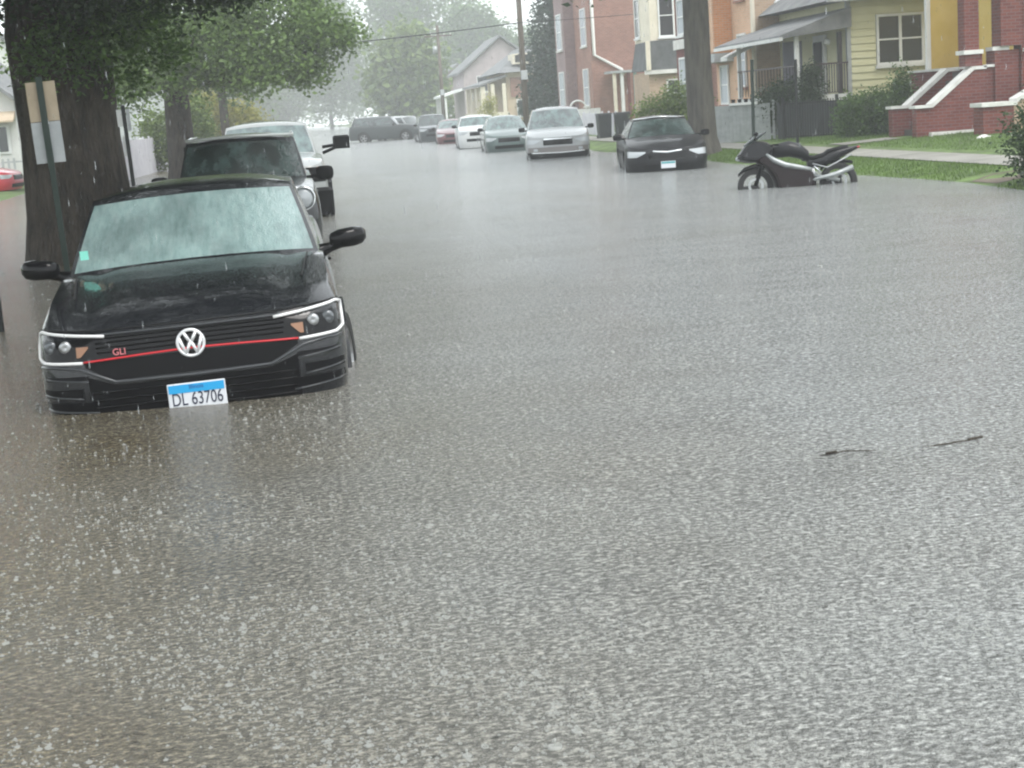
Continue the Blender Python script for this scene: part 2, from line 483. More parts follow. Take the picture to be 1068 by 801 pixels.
    def patch(s, name, m, parent, x0, x1, ztop, zbot, off=.006, thick=.02, n=16, rows=3, smooth=True):
        """panel lying on the front surface between two curves z(x)"""
        V = []; F = []
        for lay in (0, 1):
            for i in range(n+1):
                x = lerp(x0, x1, i/n); a, b_ = ztop(x), zbot(x)
                for k in range(rows+1):
                    z = lerp(b_, a, k/rows); V.append((x, s.surf(x, z, off)+lay*thick, z))
        R1 = rows+1; S = (n+1)*R1
        for i in range(n):
            for k in range(rows):
                q = (i*R1+k, (i+1)*R1+k, (i+1)*R1+k+1, i*R1+k+1); F.append(q); F.append(tuple(S+v for v in reversed(q)))
        edge = [i*R1 for i in range(n+1)]+[n*R1+k for k in range(1,R1)]+[i*R1+rows for i in range(n-1,-1,-1)]+[k for k in range(rows-1,0,-1)]
        for a, b_ in zip(edge, edge[1:]+edge[:1]): F.append((b_, a, a+S, b_+S))
        o = mesh(name, V, F, m, parent); smooth_by_angle(o, 40); return o
    def strip(s, name, m, parent, pts, w, off=.01, closed=False, r=None):
        """bead following the front surface along (x,z) points"""
        P = []
        pp = list(pts)+([pts[0]] if closed else [])
        for (a, b_), (c, d) in zip(pp, pp[1:]):
            k = max(2, int(abs(c-a)/.05)+1)
            for i in range(k): P.append((lerp(a,c,i/k), lerp(b_,d,i/k)))
        P.append(pp[-1])
        mb = MB(); mb.tube([(x, s.surf(x, z, off), z) for x, z in P], w/2, 6)
        return mb.build(name, m, parent, True)
    def wheels(s, parent, rim=True):
        for wy in s.wy:
            for sx in (-1, 1):
                r = s.wr; w = .105; x = sx*(s.hw-.125)
                c = (x, wy, s.wr)
                t = MB().lathe([(-w,r*.62),(-w,r*.93),(-w*.75,r),(w*.75,r),(w,r*.93),(w,r*.62)], c, 'x', 28).build('wheel', M_rub, parent, False)
                smooth_by_angle(t, 40)
                if rim:
                    mb = MB().lathe([(sx*w*.55,.001),(sx*w*.6,r*.16),(sx*w*.5,r*.2)], c, 'x', 20)
                    mb.lathe([(sx*w*.2,r*.63),(sx*w*.95,r*.64),(sx*w*.95,r*.58),(sx*w*.3,r*.55)], c, 'x', 24)
                    for q in range(5):
                        a = 2*math.pi*q/5+.3
                        M = Matrix.Translation(c) @ Matrix.Rotation(a, 4, 'X')
                        mb.box(sx*w*.3-.01, -.03, r*.12, sx*w*.3+.02, .03, r*.6, M)
                    mb.build('rim', M_rim, t)
    def mirrors(s, m, parent, y=1.5, z=1.0, size=(.11,.07,.065), out=.06):
        for sx in (-1, 1):
            mb = MB(); x = sx*(s.hw*.96+out+size[0]*.6)
            for i,(q,k_) in enumerate(((-1,.45),(-.9,.8),(-.5,1),(.4,1),(.85,.85),(1,.4))):
                for j in range(12):
                    a = 2*math.pi*j/12; ca, sa = math.cos(a), math.sin(a)
                    mb.v.append(Vector((x+sx*q*size[0], y+size[1]*k_*math.copysign(abs(ca)**.6,ca), z+size[2]*k_*math.copysign(abs(sa)**.6,sa))))
            for i in range(5):
                for j in range(12): mb.f.append((i*12+j, i*12+(j+1)%12, (i+1)*12+(j+1)%12, (i+1)*12+j))
            mb.f.append(tuple(range(12))); mb.f.append(tuple(range(60,72)))
            mb.tube([(sx*(s.hw*.86), y+.03, z-.04), (x-sx*size[0]*.3, y+.01, z-size[2]*.4)], .022, 6)
            o = mb.build('side_mirror', m, parent, True)
def simple_lamps(c, root, x0, x1, zt, zb, mm=None):
    for sx in (-1, 1):
        c.patch('headlight', mm or M_lens, root, sx*x0, sx*x1, zt, zb, .008, .03, 8)
def place(root, x, y, wl, rz=0, rx=0, ry=0):
    root.location = (x, y, -wl); root.rotation_euler = (rx, ry, rz)

# ================================================================== 1. the near black sedan
root = empty('black_sedan')
tag(root, 'black sedan with fogged windshield and red grille stripe, sunk to its front plate in floodwater', 'car')
c = Car(L=4.7, hw=.93, zb=.12, D=.60, n=5.0, nf=40, wr=.33, wy=(.92,3.6), crown=.055,
        shoulder=[(0,.80),(.25,.875),(.6,.93),(1.2,1.015),(2.5,1.04),(3.9,1.10),(4.7,1.08)],
        front=[(.12,.08),(.2,.02),(.40,0),(.52,.0),(.66,.03),(.78,.07),(.86,.20),(1.1,.24)],
        wid=[(0,.95),(.12,.975),(.45,1),(.62,1),(.78,.99),(.9,.975),(.96,.955),(1,.93)],
        gf=(1.22,2.02), gr=(4.15,3.45), ghb=.84, ght=.705, roof=1.545, gbow=.17, hood_dome=.014)
c.body(M_black, root); c.cabin(M_black, M_glass, root, M_fog_sky)
c.wheels(root)
C_ = lambda z: (lambda x: z)
# fascia: upper grille between the lamps, mesh band, lower intake
c.patch('grille', M_gplas, root, -.60, .60, lambda x: .775-.01*abs(x), lambda x: .635-.0*x, .004, .02, 24)
for zz in (.672,.70,.728,.754):
    c.strip('grille_bar', M_plas, root, [(-.56+.1*(.76-zz),zz),(0,zz+.002),(.56-.1*(.76-zz),zz)], .011, .008)
c.patch('grille_band', M_plas, root, -.63, .63, lambda x: .615+.015*(1-abs(x)), lambda x: .505 if abs(x)<.47 else .505+(abs(x)-.47)*.55, .004, .02, 30)
c.patch('lower_intake', M_plas, root, -.62, .62, lambda x: .475 if abs(x)<.45 else .475+(abs(x)-.45)*.35, lambda x: .21, .004, .02, 30)
for zz in (.26,.305,.35,.395,.44):
    c.strip('intake_bar', M_gplas, root, [(-.60,zz),(0,zz),(.60,zz)], .012, .008)
c.strip('bumper_edge', mat('satin_edge',(.05,.054,.06),.3,.2,.5,.5), root, [(-.90,.60),(-.80,.605),(-.66,.585),(-.46,.495),(0,.487),(.46,.495),(.66,.585),(.80,.605),(.90,.60)], .022, .004)
c.strip('bonnet_edge', M_void, root, [(-.88,.815),(-.5,.796),(0,.792),(.5,.796),(.88,.815)], .010, .002)
c.strip('grille_trim', MATS['satin_edge'], root, [(-.55,.776),(0,.772),(.55,.776)], .014, .010)
c.strip('red_stripe', M_redstrip, root, [(-.635,.625),(-.3,.638),(0,.645),(.3,.638),(.635,.625)], .013, .010)
for sx in (-1,1):
    hl = c.patch('headlight', M_gplas, root, sx*.50, sx*.905, lambda x: .785+.03*(abs(x)-.5)/.4, lambda x: .785-.165*min(1,(abs(x)-.5)/.13), .006, .02, 16)
    c.strip('light_strip', M_wtrim, hl, [(sx*.50,.765),(sx*.70,.785),(sx*.885,.803),(sx*.915,.785),(sx*.915,.650),(sx*.87,.630),(sx*.64,.622)], .021, .014)
    for xx, rr in ((.825,.040),(.735,.036)):
        y = c.surf(sx*xx,.72)-.012
        mb = MB().lathe([(y-.004,.001),(y-.010,rr*.6),(y-.004,rr),(y+.02,rr)], (sx*xx,0,.72), 'y', 18)
        mb.build('lamp_projector', mat('smoked_lens',(.10,.11,.12),.1,.3,.6,.8) if xx>.75 else M_rim, hl, True)
    c.patch('turn_lamp', mat('dull_amber',(.26,.12,.055),.3,0,.5,.5), hl, sx*.60, sx*.672, C_(.715), lambda x: .705-.05*min(1,max(0,(abs(x)-.60)/.05)), .012, .012, 8)
    # side air blades
    for (za, zc, xa, xb) in ((.545,.50,.62,.88),(.47,.40,.66,.90),(.39,.31,.58,.90)):
        c.patch('bumper_blade', M_plas, root, sx*xa, sx*xb, lambda x, za=za: za, lambda x, zc=zc: zc+.02, .006, .012, 8)
        c.strip('blade_edge', MATS['satin_edge'], root, [(sx*xa,zc+.01),(sx*xb,zc+.035)], .010, .010)
# round emblem with V over W
ey, ez = c.surf(0,.68)-.018, .675
em = MB().lathe([(ey+.016,.001),(ey+.004,.082),(ey+.02,.086)], (0,0,ez), 'y', 32).build('emblem', M_gplas, root, True)
rg = MB(); k = [(.078*math.cos(a), ey-.004, ez+.078*math.sin(a)) for a in [2*math.pi*i/40 for i in range(41)]]
rg.tube(k, .0100, 8, False)
for pts in ([(-.038,.068),(0,-.002),(.038,.068)], [(-.068,.038),(-.034,-.064),(0,.012),(.034,-.064),(.068,.038)]):
    for (a,b_),(d,e) in zip(pts, pts[1:]):
        rg.tube([(a,ey-.004,ez+b_),(d,ey-.004,ez+e)], .0105, 6)
rg.build('emblem_letters', mat('bright_emblem',(.85,.86,.88),.3,.3,.5,.5), em, True)
RX = Matrix.Rotation(R(90), 4, 'X')
text('badge_letters', 'GLI', .055, mat('badge_ink',(.8,.25,.27),.35), Matrix.Translation((-.42, c.surf(-.42,.66)-.016,.668)) @ Matrix.Rotation(R(-8),4,'Z') @ RX, root)
# number plate
py = c.surf(0,.35)-.028
pl = MB().bbox(-.172, py, .265, .172, py+.012, .442, .004).build('number_plate', M_plate, root)
MB().box(-.164, py-.003, .384, .164, py-.0005, .434).build('plate_band', M_blue, pl)
text('plate_state', 'Illinois', .034, mat('plate_script',(.02,.10,.35),.4), Matrix.Translation((0,py-.0045,.417)) @ RX, pl, .0008)
text('plate_digits', 'DL 63706', .088, M_ink, Matrix.Translation((0,py-.002,.342)) @ Matrix.Diagonal((.86,1.0,1.25,1)) @ RX, pl, .0015)
for sx in (-1,1):
    mb = MB(); x = sx*1.055
    for i,(q,w_,h_,yy_) in enumerate(((-.13,.03,.03,0),(-.115,.06,.05,0),(-.06,.075,.066,0),(.04,.08,.07,.01),(.10,.07,.06,.03),(.13,.03,.03,.05))):
        for j in range(12):
            a = 2*math.pi*j/12; ca, sa = math.cos(a), math.sin(a)
            mb.v.append(Vector((x+sx*q, 1.62+yy_+w_*math.copysign(abs(ca)**.7,ca), 1.075+.06*q+h_*math.copysign(abs(sa)**.7,sa))))
    for i in range(5):
        for j in range(12): mb.f.append((i*12+j, i*12+(j+1)%12, (i+1)*12+(j+1)%12, (i+1)*12+j))
    mb.f.append(tuple(range(12))); mb.f.append(tuple(range(60,72)))
    mb.tube([(sx*.86,1.62,1.0),(sx*.93,1.62,1.02),(sx*1.02,1.625,1.05)], [.05,.035,.04], 8)
    smooth_by_angle(mb.build('side_mirror', M_gplas, root), 50)
# what shows dimly through the fogged glass
MB().bbox(-.72,1.62,.80,.72,2.0,1.04,.06).build('dashboard', M_seat, root)
for x in (-.38,.38):
    se = MB().bbox(x-.24,2.55,.6,x+.24,2.72,1.18,.06).build('seat', M_seat, root); MB().bbox(x-.13,2.58,1.2,x+.13,2.68,1.38,.04).build('headrest', M_seat, se)
MB().tube([(.38+.18*math.cos(a), 2.05+.05*math.sin(a), 1.03+.17*math.sin(a)) for a in [2*math.pi*i/20 for i in range(21)]], .016, 6).build('steering_wheel', M_plas, root, True)
# wipers, bonnet shut line, roof rack line, sticker, inside mirror
wb = MB()
for x0_, x1_ in ((-.62,-.05),(.02,.50)):
    P = []
    for i in range(7):
        x = lerp(x0_, x1_, i/6); P.append((x, 1.19+.17*abs(x/.83)**2.4+.004*i, 1.068+.004*i))
    wb.tube(P, .008, 5)

fy = lambda x: 1.22+.8*.2+.17*abs(x/.76)**2.4
MB().box(-.745,1.375,1.13,-.69,1.38,1.19).build('windshield_sticker', mat('sticker_green',(.25,.75,.62),.4), root)
for sx in (-1,1):
    mb = MB(); mb.tube([(sx*.70,.52,.953),(sx*.735,.9,1.012),(sx*.76,1.2,1.04)], .006, 5); mb.build('bonnet_shut_line', M_void, root)
    mb = MB(); mb.tube([(sx*.928,2.3,.88),(sx*.928,2.48,.88)], .012, 6); mb.build('door_handle', M_plas, root)
mb = MB(); A = [math.pi*i/14 for i in range(15)]
mb.prism([(.92-.415*math.cos(a_), .33+.415*math.sin(a_)) for a_ in A]+[(.92+.365*math.cos(a_), .33+.365*math.sin(a_)) for a_ in A], .90, .95, 'x')
mb.build('wheel_arch_edge', M_black, root)
for o in [o for o in root.children if o.name.startswith('wheel') and 'arch' not in o.name and o.data.vertices[0].co.y < 2]:
    cx = sum((v_.co.x for v_ in o.data.vertices), 0)/len(o.data.vertices); k_ = cx > 0
    MM = Matrix.Translation((cx+(.05 if k_ else 0),.92,0)) @ Matrix.Rotation(R(-9),4,'Z') @ Matrix.Translation((-cx,-.92,0)); o.data.transform(MM)
    for ch in o.children: ch.data.transform(MM)
place(root, -.715, 9.22, .30, R(0.6), 0, R(-1.6))

# ================================================================== 2. dark SUV behind it
root = empty('dark_suv')
tag(root, 'dark compact SUV with round headlamp parked directly behind the black sedan', 'car')
c = Car(L=4.4, hw=.93, zb=.25, D=.5, n=3.6, wr=.36, wy=(.85,3.5), crown=.05,
        shoulder=[(0,1.06),(.4,1.14),(1.3,1.22),(3,1.24),(4.4,1.24)],
        front=[(.2,.06),(.5,0),(.8,.0),(1.0,.03),(1.2,.1)],
        gf=(1.25,1.75), gr=(4.3,4.05), ghb=.80, ght=.68, roof=1.80, gbow=.14)
c.body(M_black, root); c.cabin(M_black, M_glass, root); c.wheels(root)
for sx in (-1,1):
    y = c.surf(sx*.70,.98)
    MB().lathe([(y-.04,.001),(y-.035,.08),(y-.01,.125),(y+.08,.13)], (sx*.72,0,1.03), 'y', 24).build('headlight', M_lens, root, True)
    MB().lathe([(y-.03,.125),(y-.045,.14),(y+.08,.145)], (sx*.72,0,1.03), 'y', 24).build('headlight_ring', M_chrome, root, True)
    MB().tube([(sx*.66,1.9,1.79),(sx*.66,3.9,1.80)], .018, 6).build('roof_rail', M_chrome, root, True)
c.patch('grille', M_gplas, root, -.5, .5, C_(1.05), C_(.72), .006, .02)
c.strip('fender_highlight', M_chrome, root, [(-.9,1.09),(-.7,1.165),(0,1.10),(.7,1.165),(.9,1.09)], .018, -.03)  # bright bead standing in for the highlight along the fenders
c.mirrors(M_plas, root, 1.45, 1.27, (.11,.07,.09), .07)
MB().tube([(-.68,1.79,1.775),(0,1.69,1.80),(.68,1.79,1.775)], .022, 6).build('roof_edge', mat('wet_roof_edge',(.5,.52,.5),.25,.3), root, True)
place(root, -.70, 18.35, .30, R(0.5))

# ================================================================== 3. white pickup with black towing mirrors
root = empty('white_pickup')
tag(root, 'white pickup truck with big black towing mirrors behind the dark SUV', 'pickup truck')
c = Car(L=5.6, hw=1.0, zb=.35, D=.42, n=4, wr=.40, wy=(.95,4.5), crown=.06,
        shoulder=[(0,1.16),(.3,1.26),(1.3,1.34),(3,1.34),(5.6,1.36)],
        front=[(.3,.0),(.5,-.06),(.8,0),(1.1,.02),(1.3,.1)],
        gf=(1.5,2.2), gr=(4.0,3.85), ghb=.86, ght=.72, roof=1.96, gbow=.12)
M_pick = paint('wet_pale_grey_paint', (.27,.285,.28), .3)
c.body(M_pick, root); c.cabin(M_pick, M_tglass, root); c.wheels(root)
c.patch('grille', M_gplas, root, -.6, .6, C_(1.14), C_(.78), .01, .02)
for sx in (-1,1):
    hl = c.patch('headlight', M_plas, root, sx*.63, sx*.96, C_(1.15), C_(.90), .012, .03)
    c.patch('turn_lamp', M_amber, hl, sx*.82, sx*.97, C_(1.15), C_(1.09), .03, .03)
    mb = MB(); mb.bbox(sx*1.33-.15, 1.72, 1.40, sx*1.33+.15, 1.82, 1.64, .03)
    mb.tube([(sx*.98,1.78,1.45),(sx*1.2,1.77,1.47)], .03, 6); mb.tube([(sx*.98,1.78,1.34),(sx*1.2,1.77,1.42)], .03, 6)
    mb.build('side_mirror', M_plas, root)
    # black fender flare and front tyre mass
    mb = MB(); mb.prism([(.30,.25),(.42,.86),(.66,.98),(1.25,.98),(1.5,.80),(1.55,.42),(1.3,.42),(1.28,.62),(1.15,.78),(.95,.84),(.72,.78),(.6,.62),(.55,.25)], sx*.985, sx*1.065, 'x')
    mb.build('fender_flare', M_plas, root)
mb = MB(); mb.bbox(-1.06,-.16,.36,1.06,.16,.80,.05); mb.build('front_bumper', M_plas, root)
place(root, -.52, 26.6, .30, R(0.4))

# ================================================================== right kerb cars
def small_car(name, label, x, y, m, wl=.2, rz=0, kind='sedan', hi=True, group=None, glass=None, extra=None, cat='car', **kw):
    root = empty(name); tag(root, label, cat, group)
    if kind == 'sedan':
        base = dict(L=4.7, hw=.90, roof=1.42)
    elif kind == 'van':
        base = dict(L=5.0, hw=.99, zb=.22, D=.55, shoulder=[(0,.86),(.3,.95),(.9,1.08),(3,1.1),(5,1.1)], gf=(.95,1.75), gr=(4.9,4.6), ghb=.90, ght=.70, roof=1.76, wr=.34, wy=(.95,4.0))
    elif kind == 'suv':
        base = dict(L=4.7, hw=.93, zb=.25, D=.45, n=3.8, shoulder=[(0,.98),(.3,1.06),(1.2,1.13),(3,1.15),(4.7,1.15)],
                    front=[(.2,.05),(.45,0),(.75,.0),(1,.04),(1.2,.1)], gf=(1.25,1.8), gr=(4.6,4.35), ghb=.84, ght=.68, roof=1.74, wr=.37, wy=(.9,3.7), gbow=.12)
    base.update(kw)
    c = Car(**base)
    c.body(m, root); c.cabin(m, glass or M_glass, root); c.wheels(root, hi)
    zt = c.shoulder[0][1]
    simple_lamps(c, root, c.hw*.52, c.hw*.94, lambda x: zt-.055+.05*(abs(x)/c.hw-.5), lambda x: zt-.17+.09*max(0,1-(abs(x)/c.hw-.52)/.2))
    c.patch('grille', M_gplas, root, -c.hw*.45, c.hw*.45, C_(zt-.06), C_(zt-.22), .006, .02)
    c.patch('lower_intake', M_plas, root, -c.hw*.6, c.hw*.6, C_(zt-.34), C_(zt-.46), .006, .02)
    c.mirrors(M_plas, root, c.gf[0]+.38, c.zs(c.gf[0]+.3)+.04, (.10,.06,.07), .06)
    if extra: extra(c, root, zt)
    place(root, x, y, wl, rz)
    return root, c
def ex_dark(c, root, zt):
    c.strip('grille_chrome', M_chrome, root, [(-.32,zt-.055),(0,zt-.085),(.32,zt-.055)], .055, .014)
    py = c.surf(0,.42)-.03
    p = MB().bbox(-.16, py, .31, .16, py+.012, .46, .004).build('number_plate', M_plate, root)
    MB().box(-.15, py-.003, .41, .15, py-.0005, .45).build('plate_band', mat('plate_teal',(.05,.35,.38),.4), p)
    c.strip('roof_edge', M_wtrim, root, [(-.1,.3),(.1,.3)], .001, -.1)
    MB().tube([(-.60,1.98+.10,1.375),(0,1.93,1.415),(.60,1.98+.10,1.375)], .018, 6).build('roof_trim', M_chrome, root, True)
small_car('dark_sedan', 'black sedan with chrome grille bar parked in front of the thick tree trunk at right', 8.06, 33.4, mat('dull_black_paint',(.006,.006,.008),.5,0,.15,.35), .24, R(-9), 'sedan', extra=ex_dark, hw=.93)
def ex_van(c, root, zt):
    c.patch('grille_surround', M_chrome, root, -.42, .42, C_(zt-.02), C_(zt-.06), .012, .02)
    c.patch('cladding', mat('taupe_cladding',(.20,.185,.18),.4,0,.4,.3), root, -.96, .96, C_(.585), C_(.42), .008, .02, 28)
    for sx in (-1,1): c.patch('fog_lamp', M_lens, root, sx*.62, sx*.74, C_(.54), C_(.47), .02, .02, 6)
    c.patch('lower_bumper', M_plas, root, -.93, .93, lambda x: .40+.05*abs(x), C_(.24), .012, .02, 24)
    c.strip('bumper_line', M_chrome, root, [(-.8,.42),(0,.40),(.8,.42)], .04, .01)
    for sx in (-1,1): MB().tube([(sx*.64,1.9,1.76),(sx*.64,4.4,1.76)], .02, 6).build('roof_rail', M_plas, root, True)
small_car('silver_minivan', 'silver white minivan with roof rails, largest pale vehicle parked at the right kerb', 7.78, 46.2, M_silver, .22, R(-8.5), 'van', glass=M_tglass, extra=ex_van)
small_car('green_sedan', 'grey green sedan parked between the white SUV and the silver minivan', 7.85, 57.5, M_green, .2, R(-4), 'sedan', glass=M_tglass, roof=1.52, shoulder=[(0,.78),(.5,.92),(1.2,1.0),(3,1.05),(4.6,1.06)])
small_car('white_suv', 'white SUV parked behind the grey green sedan on the right kerb', 7.75, 66, mat('dull_white_paint',(.6,.62,.62),.35,0,.5,.4), .22, R(-4), 'suv', glass=M_tglass, roof=1.60)
small_car('maroon_sedan', 'small maroon car partly hidden behind the white SUV', 8.0, 79.5, M_maroon, .2, R(-4), 'sedan', glass=M_tglass, hi=False)
small_car('grey_suv', 'dark grey SUV parked beyond the maroon car at the right kerb', 7.85, 88, M_dgrey, .2, 0, 'suv', hi=False)
small_car('silver_wagon', 'pale silver wagon behind the nose of the crossing dark SUV', 9.0, 104.5, M_silver, .2, R(45), 'suv', hi=False)
def ex_cross(c, root, zt):
    for sx in (-1,1): c.patch('fog_lamp', M_lens, root, sx*.6, sx*.75, C_(.6), C_(.5), .01, .02)
small_car('crossing_suv', 'dark grey SUV seen from its side, turned across the far end of the street', 8.25, 104.5, mat('dull_dark_paint',(.03,.04,.04),.5,0,.5,.3), .12, R(80), 'suv', extra=ex_cross, L=4.75)
small_car('red_hatchback', 'red car parked on the left lot, cut by the left frame edge', -9.1, 52.5, M_red, .1, R(80), 'sedan', hi=False)

# ================================================================== motorcycle (front towards -X), side on
root = empty('motorcycle')
tag(root, 'black sport motorcycle with silver frame standing in the water at the right kerb', 'motorcycle')
def wheel(x, nm, rr=.30, ww=.06):
    o = MB().lathe([(-ww,rr*.72),(-ww,rr*.93),(-ww*.5,rr),(ww*.5,rr),(ww,rr*.93),(ww,rr*.78)], (x,0,.30), 'y', 32).build('wheel', M_rub, root); smooth_by_angle(o, 40)
    mb = MB().lathe([(-ww*.8,rr*.68),(-ww*.8,rr*.74),(ww*.8,rr*.74),(ww*.8,rr*.68)], (x,0,.30), 'y', 28)
    mb.lathe([(-ww*.7,.001),(-ww*.7,.05),(ww*.7,.05),(ww*.7,.001)], (x,0,.30), 'y', 14)
    for q in range(3):
        M = Matrix.Translation((x,0,.30)) @ Matrix.Rotation(2*math.pi*q/3+.4, 4, 'Y'); mb.box(-.03,-.015,.03,.03,.015,rr*.78, M)
    mb.build('rim', mat('dull_rim',(.02,.02,.022),.5,.2), o)
    MB().lathe([(-ww-.012,.09),(-ww-.012,.13),(-ww-.006,.13),(-ww-.006,.09)], (x,0,.30), 'y', 24).build('brake_disc', M_galv, o)
wheel(-.70,'f'); wheel(.68,'r', .31, .085)
for sy in (-1,1):
    MB().tube([(-.70,sy*.09,.30),(-.60,sy*.09,.62),(-.47,sy*.09,.92)], [.03,.028,.025], 8).build('fork_leg', M_plas, root, True)
def loft(name, m, secs, n=12, parent=None):
    """secs: (x, zc, ry, rz) ellipses along x"""
    mb = MB(); k = 0
    for (x, zc, ry, rz_) in secs:
        for j in range(n):
            a = 2*math.pi*j/n; ca, sa = math.cos(a), math.sin(a)
            mb.v.append(Vector((x, ry*math.copysign(abs(ca)**.8,ca), zc+rz_*math.copysign(abs(sa)**.8,sa))))
    for i in range(len(secs)-1):
        for j in range(n): mb.f.append((i*n+j, i*n+(j+1)%n, (i+1)*n+(j+1)%n, (i+1)*n+j))
    mb.f.append(tuple(range(n))); e=(len(secs)-1)*n; mb.f.append(tuple(reversed(range(e,e+n))))
    o = mb.build(name, m, parent or root, True); return smooth_by_angle(o, 50)
loft('front_fender', M_gplas, [(-.98,.50,.05,.03),(-.88,.585,.07,.04),(-.70,.635,.075,.04),(-.54,.60,.06,.04)])
def slab(name, m, poly, ys, bev=.03, taper=1.0):
    mb = MB(); n = len(poly); cx = sum(p[0] for p in poly)/n; cz = sum(p[1] for p in poly)/n
    for k_, y in enumerate(ys):
        t = taper if k_ in (0, len(ys)-1) else 1
        for px, pz in poly: mb.v.append(Vector((cx+(px-cx)*t, y, cz+(pz-cz)*t)))
    for k_ in range(len(ys)-1):
        for i in range(n): mb.f.append((k_*n+i, k_*n+(i+1)%n, (k_+1)*n+(i+1)%n, (k_+1)*n+i))
    mb.f.append(tuple(range(n))); e = (len(ys)-1)*n; mb.f.append(tuple(reversed(range(e,e+n))))
    o = mb.build(name, m, root); bm = bmesh.new(); bm.from_mesh(o.data); bmesh.ops.recalc_face_normals(bm, faces=bm.faces)
    bmesh.ops.bevel(bm, geom=bm.edges[:], offset=bev, segments=2, affect='EDGES', clamp_overlap=True); bm.to_mesh(o.data); bm.free()
    return smooth_by_angle(o, 35)
slab('front_fairing', MATS['dull_black_paint'], [(-1.0,.80),(-.88,.95),(-.70,1.05),(-.50,1.03),(-.36,.93),(-.40,.80),(-.55,.70),(-.80,.70),(-.96,.74)], (-.20,-.10,.10,.20), .02, .82)
loft('windscreen', M_glass, [(-.86,.97,.06,.03),(-.72,1.06,.12,.05),(-.58,1.14,.12,.04),(-.48,1.19,.09,.015)])
loft('headlight', M_lens, [(-1.01,.77,.04,.02),(-.96,.785,.10,.045),(-.88,.79,.13,.05)])
slab('lower_fairing', mat('dark_maroon_plastic',(.012,.006,.007),.45,0,.2), [(-.60,.80),(-.44,.72),(-.22,.60),(.06,.55),(.24,.48),(.30,.30),(.24,.10),(-.22,.06),(-.34,.20),(-.40,.42),(-.50,.58),(-.68,.70)], (-.235,-.16,.16,.235), .02, .88)
loft('fuel_tank', MATS['dull_black_paint'], [(-.42,.84,.08,.07),(-.30,.87,.16,.12),(-.12,.89,.18,.135),(.06,.84,.16,.13),(.20,.74,.12,.10)])
loft('seat', M_plas, [(.10,.73,.10,.06),(.28,.70,.13,.05),(.44,.735,.13,.05),(.52,.79,.11,.05),(.70,.83,.10,.045),(.86,.85,.07,.035)])
loft('tail_fairing', MATS['dull_black_paint'], [(.18,.62,.10,.09),(.45,.66,.13,.10),(.70,.75,.12,.085),(.90,.81,.08,.055),(1.04,.85,.04,.025)])
loft('rear_hugger', M_plas, [(.40,.52,.06,.03),(.54,.62,.09,.03),(.70,.645,.09,.03),(.92,.60,.07,.025)])
for sy in (-1,1):
    MB().tube([(-.52,sy*.21,.80),(-.40,sy*.235,.69),(-.22,sy*.235,.60),(.04,sy*.225,.54),(.22,sy*.18,.50)], [.02,.045,.048,.042,.035], 8).build('frame_spar', M_galv, root, True)
    MB().tube([(.18,sy*.12,.42),(.45,sy*.13,.36),(.68,sy*.13,.30)], .032, 8).build('swingarm', M_galv, root, True)
    MB().tube([(.24,sy*.16,.60),(.48,sy*.17,.52),(.70,sy*.17,.62),(.90,sy*.14,.72)], [.012,.012,.012,.01], 6).build('subframe', M_rim, root, True)
    MB().tube([(.26,sy*.17,.56),(.36,sy*.20,.45)], .014, 6).build('foot_peg', M_chrome, root, True)
    MB().tube([(-.45,sy*.10,.95),(-.40,sy*.26,.94),(-.33,sy*.34,.93)], [.014,.014,.018], 6).build('handlebar', M_plas, root, True)
    st = MB().tube([(-.72,sy*.12,.95),(-.69,sy*.28,1.10)], .01, 6); st.sphere((-.68,sy*.31,1.13), 1, 8, (.04,.07,.035)); st.build('mirror', M_plas, root, True)
loft('engine', M_rim, [(-.12,.44,.12,.12),(.1,.42,.14,.14),(.28,.44,.12,.12)])
MB().tube([(.10,-.19,.30),(.40,-.20,.36),(.62,-.20,.40),(.90,-.19,.50)], [.025,.03,.045,.042], 10).build('exhaust', M_galv, root, True)
MB().tube([(.0,-.12,.35),(-.05,-.30,.02)], .012, 6).build('side_stand', M_plas, root)
loft('tail_light', M_redlens, [(1.0,.84,.05,.025),(1.05,.845,.045,.02),(1.07,.845,.02,.01)])
root.location = (8.22, 24.95, -.26); root.rotation_euler = (R(-9), 0, R(-10))

# ================================================================== setting: ground, water, roads
def strip_profile(name, X, zfun, Y0, Y1, m, kind='structure', ny=60, jitter=.0, seed=1):
    rnd = random.Random(seed); V = []; F = []
    for i in range(ny+1):
        y = lerp(Y0, Y1, (i/ny)**1.6)
        for x in X: V.append((x, y, zfun(x, y)))
    n = len(X)
    for i in range(ny):
        for j in range(n-1): F.append((i*n+j, i*n+j+1, (i+1)*n+j+1, (i+1)*n+j))
    o = mesh(name, V, F, m, None, True); tag(o, kind=kind); return o
def gz(x, y):
    """ground height: submerged road, banks either side"""
    wob = .12*math.sin(y*.35)+.08*math.sin(y*.83+1)
    if x > 0: return prof([(9.2,-.42),(9.6,-.30),(9.9+wob,0.0),(10.6,.09),(11.2,.14),(13,.2),(16,.32),(30,.4)], x)
    return prof([(-60,.6),(-12,.25),(-8.7+wob,.02),(-8.0,-.05),(-2.4,-.16),(-2.2,-.42)], x)
M_grass = mottled('grass', (.045,.065,.02), (.13,.21,.05), 2.3, .9, 14, .6, bdist=.05)
X = [-400,-120,-60,-30,-16,-12,-9.5,-8.7,-8.2,-6,-3,-2.4,-2.2,-1,3,8,9.2,9.6,9.75,9.9,10.05,10.2,10.6,11,11.2,12,13,14.5,16,20,30,60,120,400]
strip_profile('ground', X, gz, -60, 420, M_grass, ny=420)
strip_profile('road', [-2.2,0,3,6,9.3], lambda x, y: -.41, -58, 400, M_asph, ny=10)
